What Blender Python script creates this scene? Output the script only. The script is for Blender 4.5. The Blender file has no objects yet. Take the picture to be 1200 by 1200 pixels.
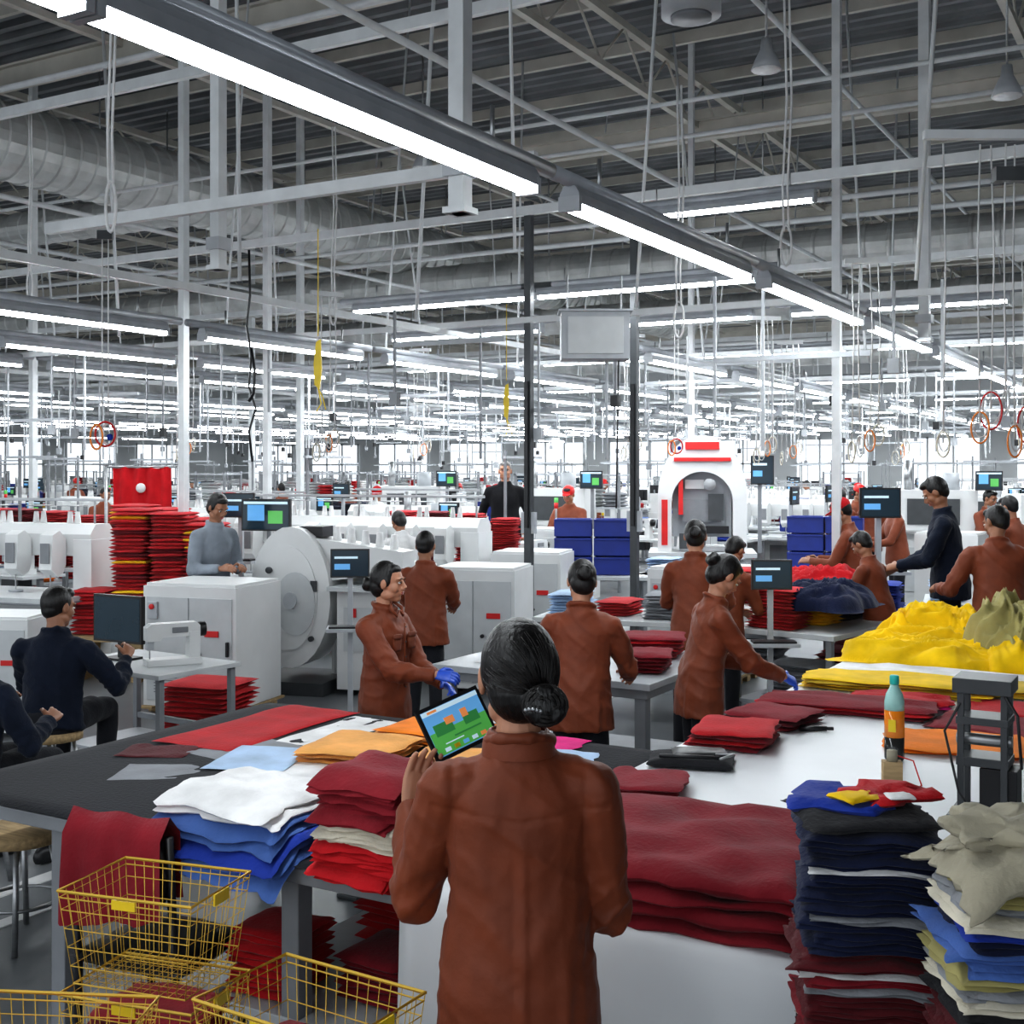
import bpy, math, random
from mathutils import Vector, Matrix, noise
R=random.Random(11)
sc=bpy.context.scene
rad=math.radians
# ------------------------------------------------------------------ materials
MATS={}
def mat(name,col,rough=.6,metal=0.,var=.12,vs=6.,bump=0.,bs=60.,emit=0.,ecol=None,stretch=None,sheen=0.,trans=0.,spec=.5):
    if name in MATS: return MATS[name]
    m=bpy.data.materials.new(name); m.use_nodes=True
    nt=m.node_tree; N=nt.nodes; L=nt.links
    b=N['Principled BSDF']
    b.inputs['Roughness'].default_value=rough; b.inputs['Metallic'].default_value=metal
    b.inputs['Specular IOR Level'].default_value=spec
    tc=N.new('ShaderNodeTexCoord'); mp=N.new('ShaderNodeMapping'); L.new(tc.outputs['Object'],mp.inputs['Vector'])
    if stretch: mp.inputs['Scale'].default_value=stretch
    nz=N.new('ShaderNodeTexNoise'); nz.inputs['Scale'].default_value=vs; nz.inputs['Detail'].default_value=4
    L.new(mp.outputs['Vector'],nz.inputs['Vector'])
    rp=N.new('ShaderNodeValToRGB'); rp.color_ramp.elements[0].position=.3; rp.color_ramp.elements[1].position=.7
    c=col
    rp.color_ramp.elements[0].color=(c[0]*(1-var),c[1]*(1-var),c[2]*(1-var),1)
    rp.color_ramp.elements[1].color=(min(1,c[0]*(1+var)),min(1,c[1]*(1+var)),min(1,c[2]*(1+var)),1)
    L.new(nz.outputs['Fac'],rp.inputs['Fac']); L.new(rp.outputs['Color'],b.inputs['Base Color'])
    if bump>0:
        n2=N.new('ShaderNodeTexNoise'); n2.inputs['Scale'].default_value=bs; n2.inputs['Detail'].default_value=3
        L.new(mp.outputs['Vector'],n2.inputs['Vector'])
        bp=N.new('ShaderNodeBump'); bp.inputs['Strength'].default_value=bump; bp.inputs['Distance'].default_value=.01
        L.new(n2.outputs['Fac'],bp.inputs['Height']); L.new(bp.outputs['Normal'],b.inputs['Normal'])
    if emit>0:
        b.inputs['Emission Color'].default_value=(*(ecol or col),1); b.inputs['Emission Strength'].default_value=emit
    if sheen: b.inputs['Sheen Weight'].default_value=sheen
    if trans: b.inputs['Transmission Weight'].default_value=trans
    MATS[name]=m; return m
def fab(name,col,**k):
    k.setdefault('bump',.3); k.setdefault('bs',70.); k.setdefault('var',.18)
    return mat(name,col,rough=.85,sheen=.08,spec=.2,**k)
brown=mat('rust_brown_cloth',(.190,.045,.017),rough=.6,spec=.35,sheen=.05,bs=35.,bump=.22,var=.14,vs=9.)
navycl=fab('navy_cloth',(.010,.015,.030)); blackcl=fab('black_cloth',(.010,.010,.012)); greycl=fab('grey_cloth',(.24,.27,.31))
whitecl=fab('white_cloth',(.70,.70,.70)); trous=fab('dark_trousers',(.018,.019,.024))
redf=fab('red_fabric',(.48,.012,.018)); maroon=fab('maroon_fabric',(.215,.014,.023)); dmaroon=fab('dark_maroon_fabric',(.095,.010,.014))
navyf=fab('navy_fabric',(.010,.015,.045)); bluef=fab('blue_fabric',(.07,.14,.38)); ltblue=fab('pale_blue_fabric',(.42,.56,.75))
creamf=fab('cream_fabric',(.60,.56,.46)); whitef=fab('white_fabric',(.76,.76,.76)); yellowf=fab('yellow_fabric',(.85,.55,.008),bs=18.,bump=.45)
olivef=fab('mustard_fabric',(.62,.44,.05)); khaki=fab('khaki_fabric',(.36,.32,.13),bs=18.,bump=.45); beige=fab('beige_fabric',(.36,.33,.25))
orangef=fab('orange_fabric',(.85,.23,.015)); peach=fab('peach_fabric',(.78,.38,.11)); pinkf=fab('magenta_fabric',(.7,.02,.22)); greyf=fab('grey_fabric',(.26,.27,.29)); blackf=fab('black_fabric',(.018,.018,.021)); royal=fab('royal_blue_fabric',(.02,.05,.33)); greenf=fab('green_fabric',(.04,.28,.10))
skin=mat('skin',(.48,.24,.15),rough=.48,var=.08,vs=25); skin2=mat('skin_tan',(.33,.155,.09),rough=.48,var=.08,vs=25)
lipm=mat('lips',(.40,.10,.09),rough=.4); eyew=mat('eye_white',(.8,.8,.78),rough=.25,var=.02); eyed=mat('eye_iris',(.02,.012,.008),rough=.2)
hairm=mat('black_hair',(.007,.006,.006),rough=.42,var=.4,vs=60,bump=.4,bs=120.,stretch=(1,1,.15)); hairs=mat('hair_strand',(.012,.009,.008),rough=.38)
greyhair=mat('grey_hair',(.25,.24,.23),rough=.6)
glove=mat('blue_glove',(.03,.10,.55),rough=.35,bump=.2,bs=60)
white=mat('white_machine_paint',(.68,.69,.69),rough=.35,var=.05,vs=3); offw=mat('offwhite_plastic',(.52,.54,.55),rough=.45,var=.06)
grey=mat('grey_paint',(.22,.23,.245),rough=.45,var=.1); ltgrey=mat('light_grey_paint',(.42,.44,.465),rough=.4,var=.08)
dgrey=mat('dark_grey_metal',(.07,.075,.08),rough=.4,metal=.3); blackp=mat('black_plastic',(.012,.012,.014),rough=.4)
steel=mat('brushed_steel',(.40,.41,.42),rough=.35,metal=.8,stretch=(1,1,8)); galv=mat('galvanised_metal',(.50,.51,.50),rough=.42,metal=.4,vs=2,var=.25)
framew=mat('frame_white_paint',(.62,.64,.65),rough=.45,var=.08); cream=mat('roof_beam_paint',(.52,.50,.45),rough=.6,var=.15,vs=2)
roofm=mat('roof_sheet',(.18,.19,.20),rough=.5,metal=.1,var=.25,vs=1.2); housing=mat('lamp_housing',(.38,.40,.43),rough=.4)
tubem=mat('fluorescent_tube',(1,1,1),emit=31.,ecol=(.92,.97,1.),var=0); wood=mat('pallet_wood',(.42,.30,.16),rough=.8,var=.25,vs=8,stretch=(1,8,8))
winm=mat('window_daylight_glass',(.7,.75,.8),emit=.8,ecol=(.9,.95,1.),var=.0)
yellowp=mat('yellow_coated_wire',(.58,.38,.05),rough=.35,metal=.3); redp=mat('red_paint',(.58,.015,.015),rough=.35); orangep=mat('orange_plastic',(.85,.25,.03),rough=.4)
bluep=mat('blue_plastic_bin',(.012,.03,.22),rough=.4); yelp=mat('yellow_plastic',(.8,.58,.02),rough=.4); greenp=mat('green_plastic',(.03,.35,.12),rough=.4)
scr_dark=mat('screen_dark',(.01,.02,.03),rough=.15,emit=.12,ecol=(.03,.08,.12)); scr_blue=mat('screen_blue',(.1,.3,.6),rough=.2,emit=.35,ecol=(.15,.4,.7)); scr_white=mat('screen_pale',(.5,.65,.75),rough=.2,emit=.3,ecol=(.6,.8,.9))
scr_green=mat('screen_green',(.1,.4,.1),rough=.2,emit=.25,ecol=(.12,.5,.1)); scr_or=mat('screen_orange',(.8,.3,.1),rough=.2,emit=.25,ecol=(.8,.3,.1)); scr_g2=mat('screen_dark_green',(.05,.25,.08),rough=.2,emit=.2,ecol=(.05,.3,.08))
darktop=fab('black_table_cover',(.009,.010,.014),vs=3.); covw=mat('white_table_cover',(.68,.70,.72),rough=.4,var=.05,vs=2,bump=.12,bs=3.)
teal=mat('teal_cap',(.02,.45,.40),rough=.35); clearp=mat('clear_bottle_plastic',(.35,.60,.56),rough=.15,var=.05); orliq=mat('orange_juice',(.85,.25,.02),rough=.15); darkliq=mat('dark_liquid',(.03,.03,.03),rough=.15)
def floor_mat():
    m=bpy.data.materials.new('polished_concrete'); m.use_nodes=True; nt=m.node_tree; N=nt.nodes; L=nt.links; b=N['Principled BSDF']
    tc=N.new('ShaderNodeTexCoord'); n1=N.new('ShaderNodeTexNoise'); n1.inputs['Scale'].default_value=.8; n1.inputs['Detail'].default_value=8
    L.new(tc.outputs['Object'],n1.inputs['Vector']); r=N.new('ShaderNodeValToRGB')
    r.color_ramp.elements[0].position=.3; r.color_ramp.elements[0].color=(.11,.12,.13,1); r.color_ramp.elements[1].position=.75; r.color_ramp.elements[1].color=(.20,.21,.22,1)
    L.new(n1.outputs['Fac'],r.inputs['Fac']); L.new(r.outputs['Color'],b.inputs['Base Color']); b.inputs['Roughness'].default_value=.35
    return m
floorm=floor_mat(); linem=mat('floor_line_paint',(.7,.7,.7),rough=.5); wallm=mat('wall_paint',(.60,.62,.63),rough=.7,var=.05,vs=.5)

# ------------------------------------------------------------------ mesh builder
class MB:
    def __init__(s): s.v=[];s.f=[];s.mi=[];s.sm=[];s.mats=[];s.T=None
    def add(s,vs,fs,m,smooth=False):
        if m not in s.mats: s.mats.append(m)
        k=s.mats.index(m); o=len(s.v)
        if s.T is not None: vs=[s.T@Vector(v) for v in vs]
        s.v.extend([tuple(v) for v in vs])
        for f in fs: s.f.append([i+o for i in f]); s.mi.append(k); s.sm.append(smooth)
    def box(s,c,d,m,rz=0,rx=0,ry=0,taper=1.):
        M=Matrix.Translation(c)@Matrix.Rotation(rz,4,'Z')@Matrix.Rotation(ry,4,'Y')@Matrix.Rotation(rx,4,'X')
        x,y,z=d[0]/2,d[1]/2,d[2]/2
        vs=[M@Vector((a*x*(taper if g>0 else 1),b*y*(taper if g>0 else 1),g*z)) for g in(-1,1) for a,b in((-1,-1),(1,-1),(1,1),(-1,1))]
        s.add(vs,[(3,2,1,0),(4,5,6,7),(0,1,5,4),(1,2,6,5),(2,3,7,6),(3,0,4,7)],m)
    def loft(s,rings,m,smooth=True,caps=True):
        n=len(rings[0]); vs=[p for r in rings for p in r]; fs=[]
        for i in range(len(rings)-1):
            for j in range(n):
                k=(j+1)%n; fs.append((i*n+j,i*n+k,(i+1)*n+k,(i+1)*n+j))
        if caps: fs.append(tuple(reversed(range(n)))); fs.append(tuple(range((len(rings)-1)*n,len(rings)*n)))
        s.add(vs,fs,m,smooth)
    def ring(s,c,ax,ay,n=14):
        c=Vector(c);ax=Vector(ax);ay=Vector(ay)
        return [c+ax*math.cos(2*math.pi*i/n)+ay*math.sin(2*math.pi*i/n) for i in range(n)]
    def tube(s,pts,r,m,n=6,closed=False,smooth=True,caps=True):
        pts=[Vector(p) for p in pts]; N=len(pts)
        rs=r if isinstance(r,(list,tuple)) else [r]*N
        rings=[];prev=None
        for i in range(N):
            if closed: t=pts[(i+1)%N]-pts[i-1]
            else: t=pts[min(i+1,N-1)]-pts[max(i-1,0)]
            if t.length<1e-9: t=Vector((0,0,1))
            t.normalize()
            if prev is None:
                a=Vector((0,0,1)) if abs(t.z)<.9 else Vector((1,0,0)); x=t.cross(a).normalized()
            else:
                x=prev-t*prev.dot(t); x.normalize()
            prev=x; y=t.cross(x); rings.append(s.ring(pts[i],x*rs[i],y*rs[i],n))
        if closed: rings.append(rings[0]); caps=False
        s.loft(rings,m,smooth,caps)
    def cyl(s,p0,p1,r,m,r1=None,n=14,smooth=True): s.tube([p0,p1],[r,r if r1 is None else r1],m,n,smooth=smooth)
    def ell(s,c,r,m,rot=None,nu=14,nv=9):
        c=Vector(c); vs=[];fs=[]
        for j in range(nv+1):
            th=math.pi*j/nv
            for i in range(nu):
                ph=2*math.pi*i/nu; p=Vector((r[0]*math.sin(th)*math.cos(ph),r[1]*math.sin(th)*math.sin(ph),-r[2]*math.cos(th)))
                if rot: p=rot@p
                vs.append(c+p)
        for j in range(nv):
            for i in range(nu):
                k=(i+1)%nu; fs.append((j*nu+i,j*nu+k,(j+1)*nu+k,(j+1)*nu+i))
        s.add(vs,fs,m,True)
    def prism(s,poly,axis,lo,hi,m,smooth=False):
        def P(a,b,h): return {'x':(h,a,b),'y':(a,h,b),'z':(a,b,h)}[axis]
        n=len(poly); vs=[P(a,b,lo) for a,b in poly]+[P(a,b,hi) for a,b in poly]
        fs=[tuple(reversed(range(n))),tuple(range(n,2*n))]
        s.add(vs,fs,m); s.add(vs,[(i,(i+1)%n,n+(i+1)%n,n+i) for i in range(n)],m,smooth)
    def slab(s,c,sx,sy,h,m,rz=0,n=8,wob=.012,seed=0,droop=None,e=8.,sag=0.):
        us=[math.sin(math.pi/2*(-1+2*i/n)) for i in range(n+1)]
        M=Matrix.Rotation(rz,3,'Z'); cc=Vector(c); W=n+1; vt=[];vb=[]
        f=lambda u:math.sqrt(max(0,1-abs(u)**e))
        for v in us:
            for u in us:
                q=Vector((u*2+seed*3.7,v*2+seed*1.3,seed))
                dx=(noise.noise(q)+.4*noise.noise(q*3.1))*wob; dy=(noise.noise(q+Vector((9,9,9)))+.4*noise.noise(q*3.3+Vector((4,0,0))))*wob
                x=u*sx/2+dx; y=v*sy/2+dy
                p=M@Vector((x,y,0)); t=h/2*f(u)*f(v)
                dz=noise.noise(q*1.5+Vector((5,0,0)))*wob*.5*f(u)*f(v)
                dr=(droop(cc.x+p.x,cc.y+p.y) if droop else 0)+noise.noise(Vector((u*1.5,v*1.5,seed*2.1)))*min(h,.02)*.4
                if sag: dr+=sag*noise.noise(Vector(((cc.x+p.x)*7,(cc.y+p.y)*7,3.3)))-sag*.5*max(abs(u),abs(v))**4
                vt.append((cc.x+p.x,cc.y+p.y,cc.z+t+dz+dr)); vb.append((cc.x+p.x,cc.y+p.y,cc.z-t+dr))
        fs=[];o=W*W
        for j in range(n):
            for i in range(n):
                a=j*W+i; fs.append((a,a+1,a+W+1,a+W)); fs.append((o+a,o+a+W,o+a+W+1,o+a+1))
        s.add(vt+vb,fs,m,True)
    def stack(s,cx,cy,z,sx,sy,layers,rz=0,jit=.01,seed=0,n=7,droop=None,dbl=False):
        rr=random.Random(seed); N=len(layers)
        for i,(m,h) in enumerate(layers):
            x=cx+rr.uniform(-jit,jit); y=cy+rr.uniform(-jit,jit); a=sx*rr.uniform(.92,1.04); c=sy*rr.uniform(.92,1.04); rot=rz+rr.uniform(-.07,.07)
            sg=.022*min(1,i/6.) if dbl else 0
            if dbl:
                for k in range(2): s.slab((x+rr.uniform(-.004,.004),y+rr.uniform(-.006,.006),z+h*(.26+.48*k)),a*(1-.02*k),c*(1-.025*(1-k)),h*.60,m,rot,n,.016,seed+i+k*.37,droop,sag=sg)
            else: s.slab((x,y,z+h/2),a,c,h*1.08,m,rot,n,.012,seed+i,droop)
            z+=h
        return z
    def mesh(s,name):
        me=bpy.data.meshes.new(name); me.from_pydata(s.v,[],s.f)
        for m in s.mats: me.materials.append(m)
        me.polygons.foreach_set('material_index',s.mi); me.polygons.foreach_set('use_smooth',s.sm); me.update(); return me
    def obj(s,name,loc=(0,0,0),rz=0,bevel=0,parent=None):
        o=bpy.data.objects.new(name,s.mesh(name)); o.location=loc; o.rotation_euler[2]=rz; sc.collection.objects.link(o)
        if bevel:
            b=o.modifiers.new('bevel','BEVEL'); b.width=bevel; b.segments=2; b.limit_method='ANGLE'; b.angle_limit=rad(50)
        if parent: o.parent=parent
        return o
def inst(o,loc,rz=0,scale=None):
    n=o.copy(); n.name=o.name.split('.')[0]; n.location=loc; n.rotation_euler[2]=rz
    if scale: n.scale=scale
    sc.collection.objects.link(n); return n

# ------------------------------------------------------------------ people
def remesh_into(dst,src,m,vox,it=4,disp=None,scale=1.):
    if not src.f: return
    o=bpy.data.objects.new('tmp',src.mesh('tmp')); sc.collection.objects.link(o)
    r=o.modifiers.new('r','REMESH'); r.mode='VOXEL'; r.voxel_size=vox; r.adaptivity=0
    sm=o.modifiers.new('s','SMOOTH'); sm.factor=.5; sm.iterations=it
    dg=bpy.context.evaluated_depsgraph_get(); me=bpy.data.meshes.new_from_object(o.evaluated_get(dg))
    vs=[]
    for v in me.vertices:
        co=v.co.copy()
        if disp: co=co+v.normal*disp(co,v.normal)
        vs.append(co*scale)
    dst.add(vs,[tuple(p.vertices) for p in me.polygons],m,True)
    bpy.data.objects.remove(o); bpy.data.meshes.remove(me)
def hand(mb,w,d,nrm,side,curl=.6,m=None,k=1.,thumb=.5):
    d=Vector(d).normalized(); nrm=Vector(nrm); nrm=(nrm-d*nrm.dot(d)).normalized(); sd=d.cross(nrm)*side; w=Vector(w)
    rings=[]
    for t,a,b in((-.03,.024,.02),(0,.025,.019),(.03,.034,.018),(.06,.040,.016),(.085,.040,.013)):
        rings.append(mb.ring(w+d*t*k,sd*a*k,nrm*b*k,12))
    mb.loft(rings,m)
    for i,(off,ln) in enumerate(((.030,.070),(.010,.080),(-.010,.074),(-.029,.058))):
        p=w+d*.080*k+sd*off*k; dirv=(d+sd*off*2).normalized(); ang=0; pts=[p-dirv*.02*k,p]
        for sgl,cf in((.45,.7),(.3,1.),(.25,.8)):
            ang+=curl*cf
            q=dirv*math.cos(ang)+nrm*math.sin(ang); p=p+q*ln*sgl*k; pts.append(p)
        mb.tube(pts,[.010*k,.0098*k,.009*k,.0082*k,.0062*k],m,8)
    p=w+d*.02*k+sd*.025*k; q=(sd*.9+d*.6+nrm*.3*thumb).normalized(); p1=p+q*.035*k; q2=(d*.9+sd*.35+nrm*thumb).normalized()
    mb.tube([p,p1,p1+q2*.03*k,p1+(q2+nrm*thumb*.4).normalized()*.055*k],[.015*k,.0125*k,.0105*k,.0075*k],m,8)
def ik(a,b,l1,l2,pole):
    v=b-a; d=min(v.length,(l1+l2)*.985); v=v.normalized(); x=(l1*l1-l2*l2+d*d)/(2*d); h=math.sqrt(max(0,l1*l1-x*x))
    p=(pole-v*pole.dot(v)).normalized(); return a+v*x+p*h, a+v*d
def d_side(hdir,hn,sd):
    hdir=Vector(hdir).normalized(); hn=Vector(hn); hn=(hn-hdir*hn.dot(hdir)).normalized()
    c=hdir.cross(hn); t=Vector((-sd,.2,.5)); return 1 if c.dot(t)>0 else -1
def person(name,loc,yaw,H=1.65,shirt=brown,pants=trous,hair='short',lean=0,head=(0,0,0),wl=None,wr=None,sit=False,vox=.014,sk=skin,gl=None,gr=None,fem=True,hm=None,
           bun=(0,-.118,-.01),hl=None,hr=None,curl=.6,fold=.005,collar=True,strands=False,capm=None,shw=None,hk=1.,arm=.285,pole=(.45,-.45,-.9),poleL=None,seams=False,pocket=False):
    s=H/1.7; Lr=rad(lean); piv=Vector((0,0,.95)); drop=.95-.53 if sit else 0
    RM=Matrix.Rotation(-Lr,3,'X')
    def U(x,y,z):
        v=RM@(Vector((x,y,z))-piv)+piv; v.z-=drop; return v
    ux=Vector((1,0,0)); uy=RM@Vector((0,1,0)); uy0=Vector((0,1,0))
    D=MB(); S=MB()
    sw=shw or (.168 if fem else .188); g=1. if fem else 1.08
    secs=[(.78,0,.190,.138),(.90,0,.184,.137),(1.02,0,.166,.122),(1.12,0,.157,.112),(1.22,.006,.163,.118),(1.29,.004,.171,.115),(1.335,-.004,.168,.098),(1.378,-.008,.132,.084),(1.415,-.010,.092,.072),(1.448,-.008,.066,.061),(1.468,-.006,.056,.054)]
    if sit: secs=[q for q in secs if q[0]>.85]
    rg=[]
    for z,yo,a,b in secs:
        if z<.95 and not sit: rg.append(S.ring(Vector((0,yo,z)),ux*a*g,uy0*b*g,20))
        else: rg.append(S.ring(U(0,yo,z),ux*a*g,uy*b*g,20))
    S.loft(rg,shirt)
    if collar:
        pts=[U(math.cos(t)*.070,-.008+math.sin(t)*.066,1.450-.018*math.sin(t)) for t in [2*math.pi*i/16 for i in range(16)]]
        S.tube(pts,.013,shirt,8,closed=True)
    G=MB(); K=MB(); skinhands=MB(); elb=[]
    for sd,wt,gm,hd in((-1,wl,gl,hl),(1,wr,gr,hr)):
        sh=U(sd*sw,-.008,1.340)
        w=Vector(wt) if wt else U(sd*(sw+.06),.04,.86)
        pp=poleL if (poleL and sd<0) else pole
        el,w=ik(sh,w,arm,.25,Vector((sd*pp[0],pp[1],pp[2]))); elb.append(el)
        S.tube([U(sd*.05,-.008,1.378),U(sd*(sw-.06),-.007,1.355),sh],[.052,.060,.062],shirt,12)
        S.ell(sh,(.064,.064,.064),shirt)
        fd=(w-el).normalized(); md=sh.lerp(el,.5)
        S.tube([sh,md,el],[.064,.061,.054],shirt,12); S.ell(el,(.054,.054,.054),shirt)
        S.tube([el,el.lerp(w,.45),w-fd*.015],[.053,.048,.038],shirt,12); S.tube([w-fd*.05,w-fd*.005],[.042,.041],shirt,12)
        K.tube([w-fd*.05,w+fd*.01],[.026,.025],sk,10)
        hdir=Vector(hd[0]) if hd else fd; hn=Vector(hd[1]) if hd else (Vector((-sd*.6,0,-.7)) if wt else Vector((-sd,0,0)))
        dst=G if gm else skinhands
        hand(dst,w,hdir,hn,d_side(hdir,hn,sd),curl,gm or sk)
    T=MB()
    if sit:
        T.loft([T.ring((0,-.02,.60),(.15,0,0),(0,.11,0),16),T.ring((0,0,.46),(.175,0,0),(0,.14,0),16)],pants)
        for sd in(-1,1):
            T.tube([(sd*.09,0,.53),(sd*.13,.22,.54),(sd*.14,.43,.52)],[.095,.082,.066],pants,14); T.ell((sd*.14,.43,.52),(.066,.066,.066),pants)
            T.tube([(sd*.14,.43,.52),(sd*.14,.42,.28),(sd*.14,.40,.09)],[.064,.057,.045],pants,12)
    else:
        T.loft([T.ring((0,0,.93),(.13*g,0,0),(0,.09*g,0),16),T.ring((0,0,.84),(.148*g,0,0),(0,.105*g,0),16)],pants)
        for sd in(-1,1):
            T.tube([(sd*.070,0,.86),(sd*.082,.008,.70),(sd*.092,.01,.48),(sd*.10,0,.28),(sd*.105,-.01,.09)],[.076,.080,.066,.060,.050],pants,14)
    fy=.40 if sit else 0
    for sd in(-1,1):
        fx=sd*(.14 if sit else .11)
        D.loft([D.ring(Vector((fx,fy+y,z))*s,(a*s,0,0),(0,0,b*s),10) for y,z,a,b in((-.09,.045,.02,.03),(-.06,.05,.036,.045),(.02,.05,.04,.048),(.10,.035,.044,.032),(.16,.028,.035,.024),(.18,.025,.015,.012))],blackp)
    hc=U(0,.022,1.585); HR=RM@Matrix.Rotation(rad(head[0]),3,'Z')@Matrix.Rotation(-rad(head[1]),3,'X')@Matrix.Rotation(rad(head[2]),3,'Y')
    def h(x,y,z): return hc+HR@Vector((x,y,z))*hk
    def E(mb,c,r,m,nu=14,nv=9): mb.ell(h(*c),(r[0]*hk,r[1]*hk,r[2]*hk),m,HR,nu,nv)
    E(K,(0,-.012,.02),(.073,.092,.094),sk,20,14); E(K,(0,.022,-.035),(.056,.064,.072),sk,16,12); E(K,(0,.056,-.083),(.026,.024,.024),sk)
    for sd in(-1,1):
        E(K,(sd*.034,.042,-.022),(.031,.036,.036),sk); E(K,(sd*.038,.012,-.062),(.026,.045,.03),sk); E(K,(sd*.077,-.004,-.003),(.009,.019,.031),sk)
        E(K,(sd*.03,.070,.030),(.026,.014,.009),sk)
    K.tube([h(0,.076,.022),h(0,.090,.0),h(0,.104,-.022)],[.009,.010,.013],sk,10); E(K,(0,.092,-.027),(.018,.013,.009),sk)
    E(K,(0,.078,-.052),(.024,.012,.014),sk)
    K.tube([h(0,-.022,-.03),U(0,-.004,1.50),U(0,-.006,1.41)],[.052,.050,.056],sk,14)
    hv=min(vox*.6,.007)
    remesh_into(D,K,sk,hv,2,None,s)
    for sd in(-1,1):
        D.ell(h(sd*.029,.0765,.008)*s,(.0125*s,.009*s,.0065*s),eyew,HR); D.ell(h(sd*.029,.0835,.008)*s,(.006*s,.004*s,.0062*s),eyed,HR)
        D.tube([h(sd*.012,.089,.027)*s,h(sd*.03,.087,.034)*s,h(sd*.048,.074,.028)*s],[.0022*s,.0032*s,.0015*s],hairm,6)
        D.tube([h(sd*.015,.084,.0125)*s,h(sd*.029,.0875,.0165)*s,h(sd*.042,.078,.011)*s],[.0012*s,.002*s,.0012*s],hairm,6)
    D.ell(h(0,.0885,-.048)*s,(.020*s,.006*s,.0048*s),lipm,HR); D.ell(h(0,.087,-.057)*s,(.017*s,.006*s,.0052*s),lipm,HR)
    hmm=hm or hairm; Hh=MB()
    E(Hh,(0,-.024,.030),(.081,.091,.096),hmm,20,14)
    if fem:
        E(Hh,(0,-.045,-.02),(.072,.066,.075),hmm,18,12)
        for sd in(-1,1): E(Hh,(sd*.066,-.012,.012),(.016,.045,.036),hmm)
        E(Hh,(0,.030,.078),(.052,.038,.030),hmm)
    else:
        E(Hh,(0,.028,.088),(.058,.050,.032),hmm); E(Hh,(0,-.045,-.015),(.066,.056,.062),hmm)
    if hair=='bun':
        E(Hh,bun,(.046,.036,.042),hmm,16,12)
        b=Vector(bun); pts=[h(b.x+math.cos(t)*.030,b.y-.012+.006*math.sin(3*t),b.z+math.sin(t)*.027) for t in [2*math.pi*i/14 for i in range(14)]]
        Hh.tube(pts,.017*hk,hmm,8,closed=True)
    remesh_into(D,Hh,hmm,hv,2,None,s)
    if hair=='cap' or capm:
        cm=capm or redp
        C=MB(); E(C,(0,-.018,.05),(.088,.102,.085),cm,18,12); E(C,(0,.10,.045),(.06,.055,.008),cm); remesh_into(D,C,cm,hv,1,None,s)
    if strands:
        rr=random.Random(3); be=Vector(bun); ctr=Vector((0,-.03,.018)); rx=Vector((.083,.0945,.098))
        bd=(be-ctr); bd=Vector((bd.x/rx.x,bd.y/rx.y,bd.z/rx.z)).normalized()
        for i in range(260):
            th=rr.uniform(0,2*math.pi); pol=rr.uniform(.75,1.75)
            t1=bd.cross(Vector((1,0,0))).normalized(); t2=bd.cross(t1)
            far=(bd*math.cos(pol)+(t1*math.cos(th)+t2*math.sin(th))*math.sin(pol))
            if far.z<-.35 and far.y>-.2: continue
            if far.y>.55: continue
            a0=rr.uniform(.3,.42); pts=[]
            for k in range(9):
                u=k/8; aa=pol*(1-u)+a0*u; tw=th+.25*(1-u)
                q=bd*math.cos(aa)+(t1*math.cos(tw)+t2*math.sin(tw))*math.sin(aa)
                f=1.0 if u>0 else .97
                pts.append(h(ctr.x+q.x*rx.x*f,ctr.y+q.y*rx.y*f,ctr.z+q.z*rx.z)*s)
            D.tube(pts,[.0005]+[.0009]*7+[.0005],hairs,5)
        for i in range(26):
            r0=.012+.036*i/26; pts=[h(be.x+math.cos(t)*r0,be.y-.034+.30*r0*r0*20+.002*math.sin(5*t),be.z+math.sin(t)*r0*.92)*s for t in [2*math.pi*k/20+i for k in range(15)]]
            D.tube(pts,.0010,hairs,5)
    gs=lambda v,k:math.exp(-(v*k)**2)
    def dsp(co,n):
        q=Vector((co.x*7+3,co.y*7,co.z*3.0)); r1=gs(noise.noise(q),5.)
        q2=Vector((co.x*4.5+7,co.y*4.5,co.z*11+co.x*8)); r2=gs(noise.noise(q2),5.)
        q3=Vector((co.x*12-4,co.y*12,co.z*14-co.x*13)); r3=gs(noise.noise(q3),4.5)
        k=0
        for e in elb: k=max(k,1-(co-e).length/.17)
        v=fold*(r1*.9+r2*.55+r3*(.12+1.2*max(0,k))-.6)
        if seams and abs(co.x)<.2 and co.y<.02:
            v-=.0028*gs(co.z-(1.290+.02*abs(co.x)/.15),150)
            if co.z<1.29: v+=.0035*(gs(co.x-.012,130)-gs(co.x+.012,130)*.6)*min(1,(1.29-co.z)/.1)
        if seams: v-=.002*gs(abs(co.x)-sw+.02,140)*(1 if co.z>1.22 else 0)
        return v
    remesh_into(D,S,shirt,vox,4,dsp,s)
    if pocket:
        for sd in(-1,1):
            D.slab((U(sd*.075,.128,1.255))*s,.085*s,.012*s,.095*s,shirt,0,6,.002,1); D.slab((U(sd*.075,.134,1.29))*s,.088*s,.008*s,.03*s,shirt,0,6,.001,2)
            D.tube([U(sd*.012,.05,1.475)*s,U(sd*.055,.075,1.44)*s,U(sd*.03,.10,1.40)*s,U(sd*.005,.098,1.43)*s],[.008*s,.012*s,.008*s,.006*s],shirt,8)
        D.tube([U(0,.132,1.36-.09*k)*s for k in range(5)],.006*s,shirt,6)
        for k in range(5): D.ell(U(0,.140,1.34-.085*k)*s,(.005*s,.003*s,.005*s),dgrey)
    remesh_into(D,T,pants,max(vox,.014),4,lambda co,n:fold*.8*noise.noise(Vector((co.x*12,co.y*12,co.z*5))),s)
    remesh_into(D,skinhands,sk,min(.006,vox*.5),1,None,s)
    if G.f: remesh_into(D,G,gl or gr,min(.006,vox*.5),1,None,s)
    return D,U,s
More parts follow.
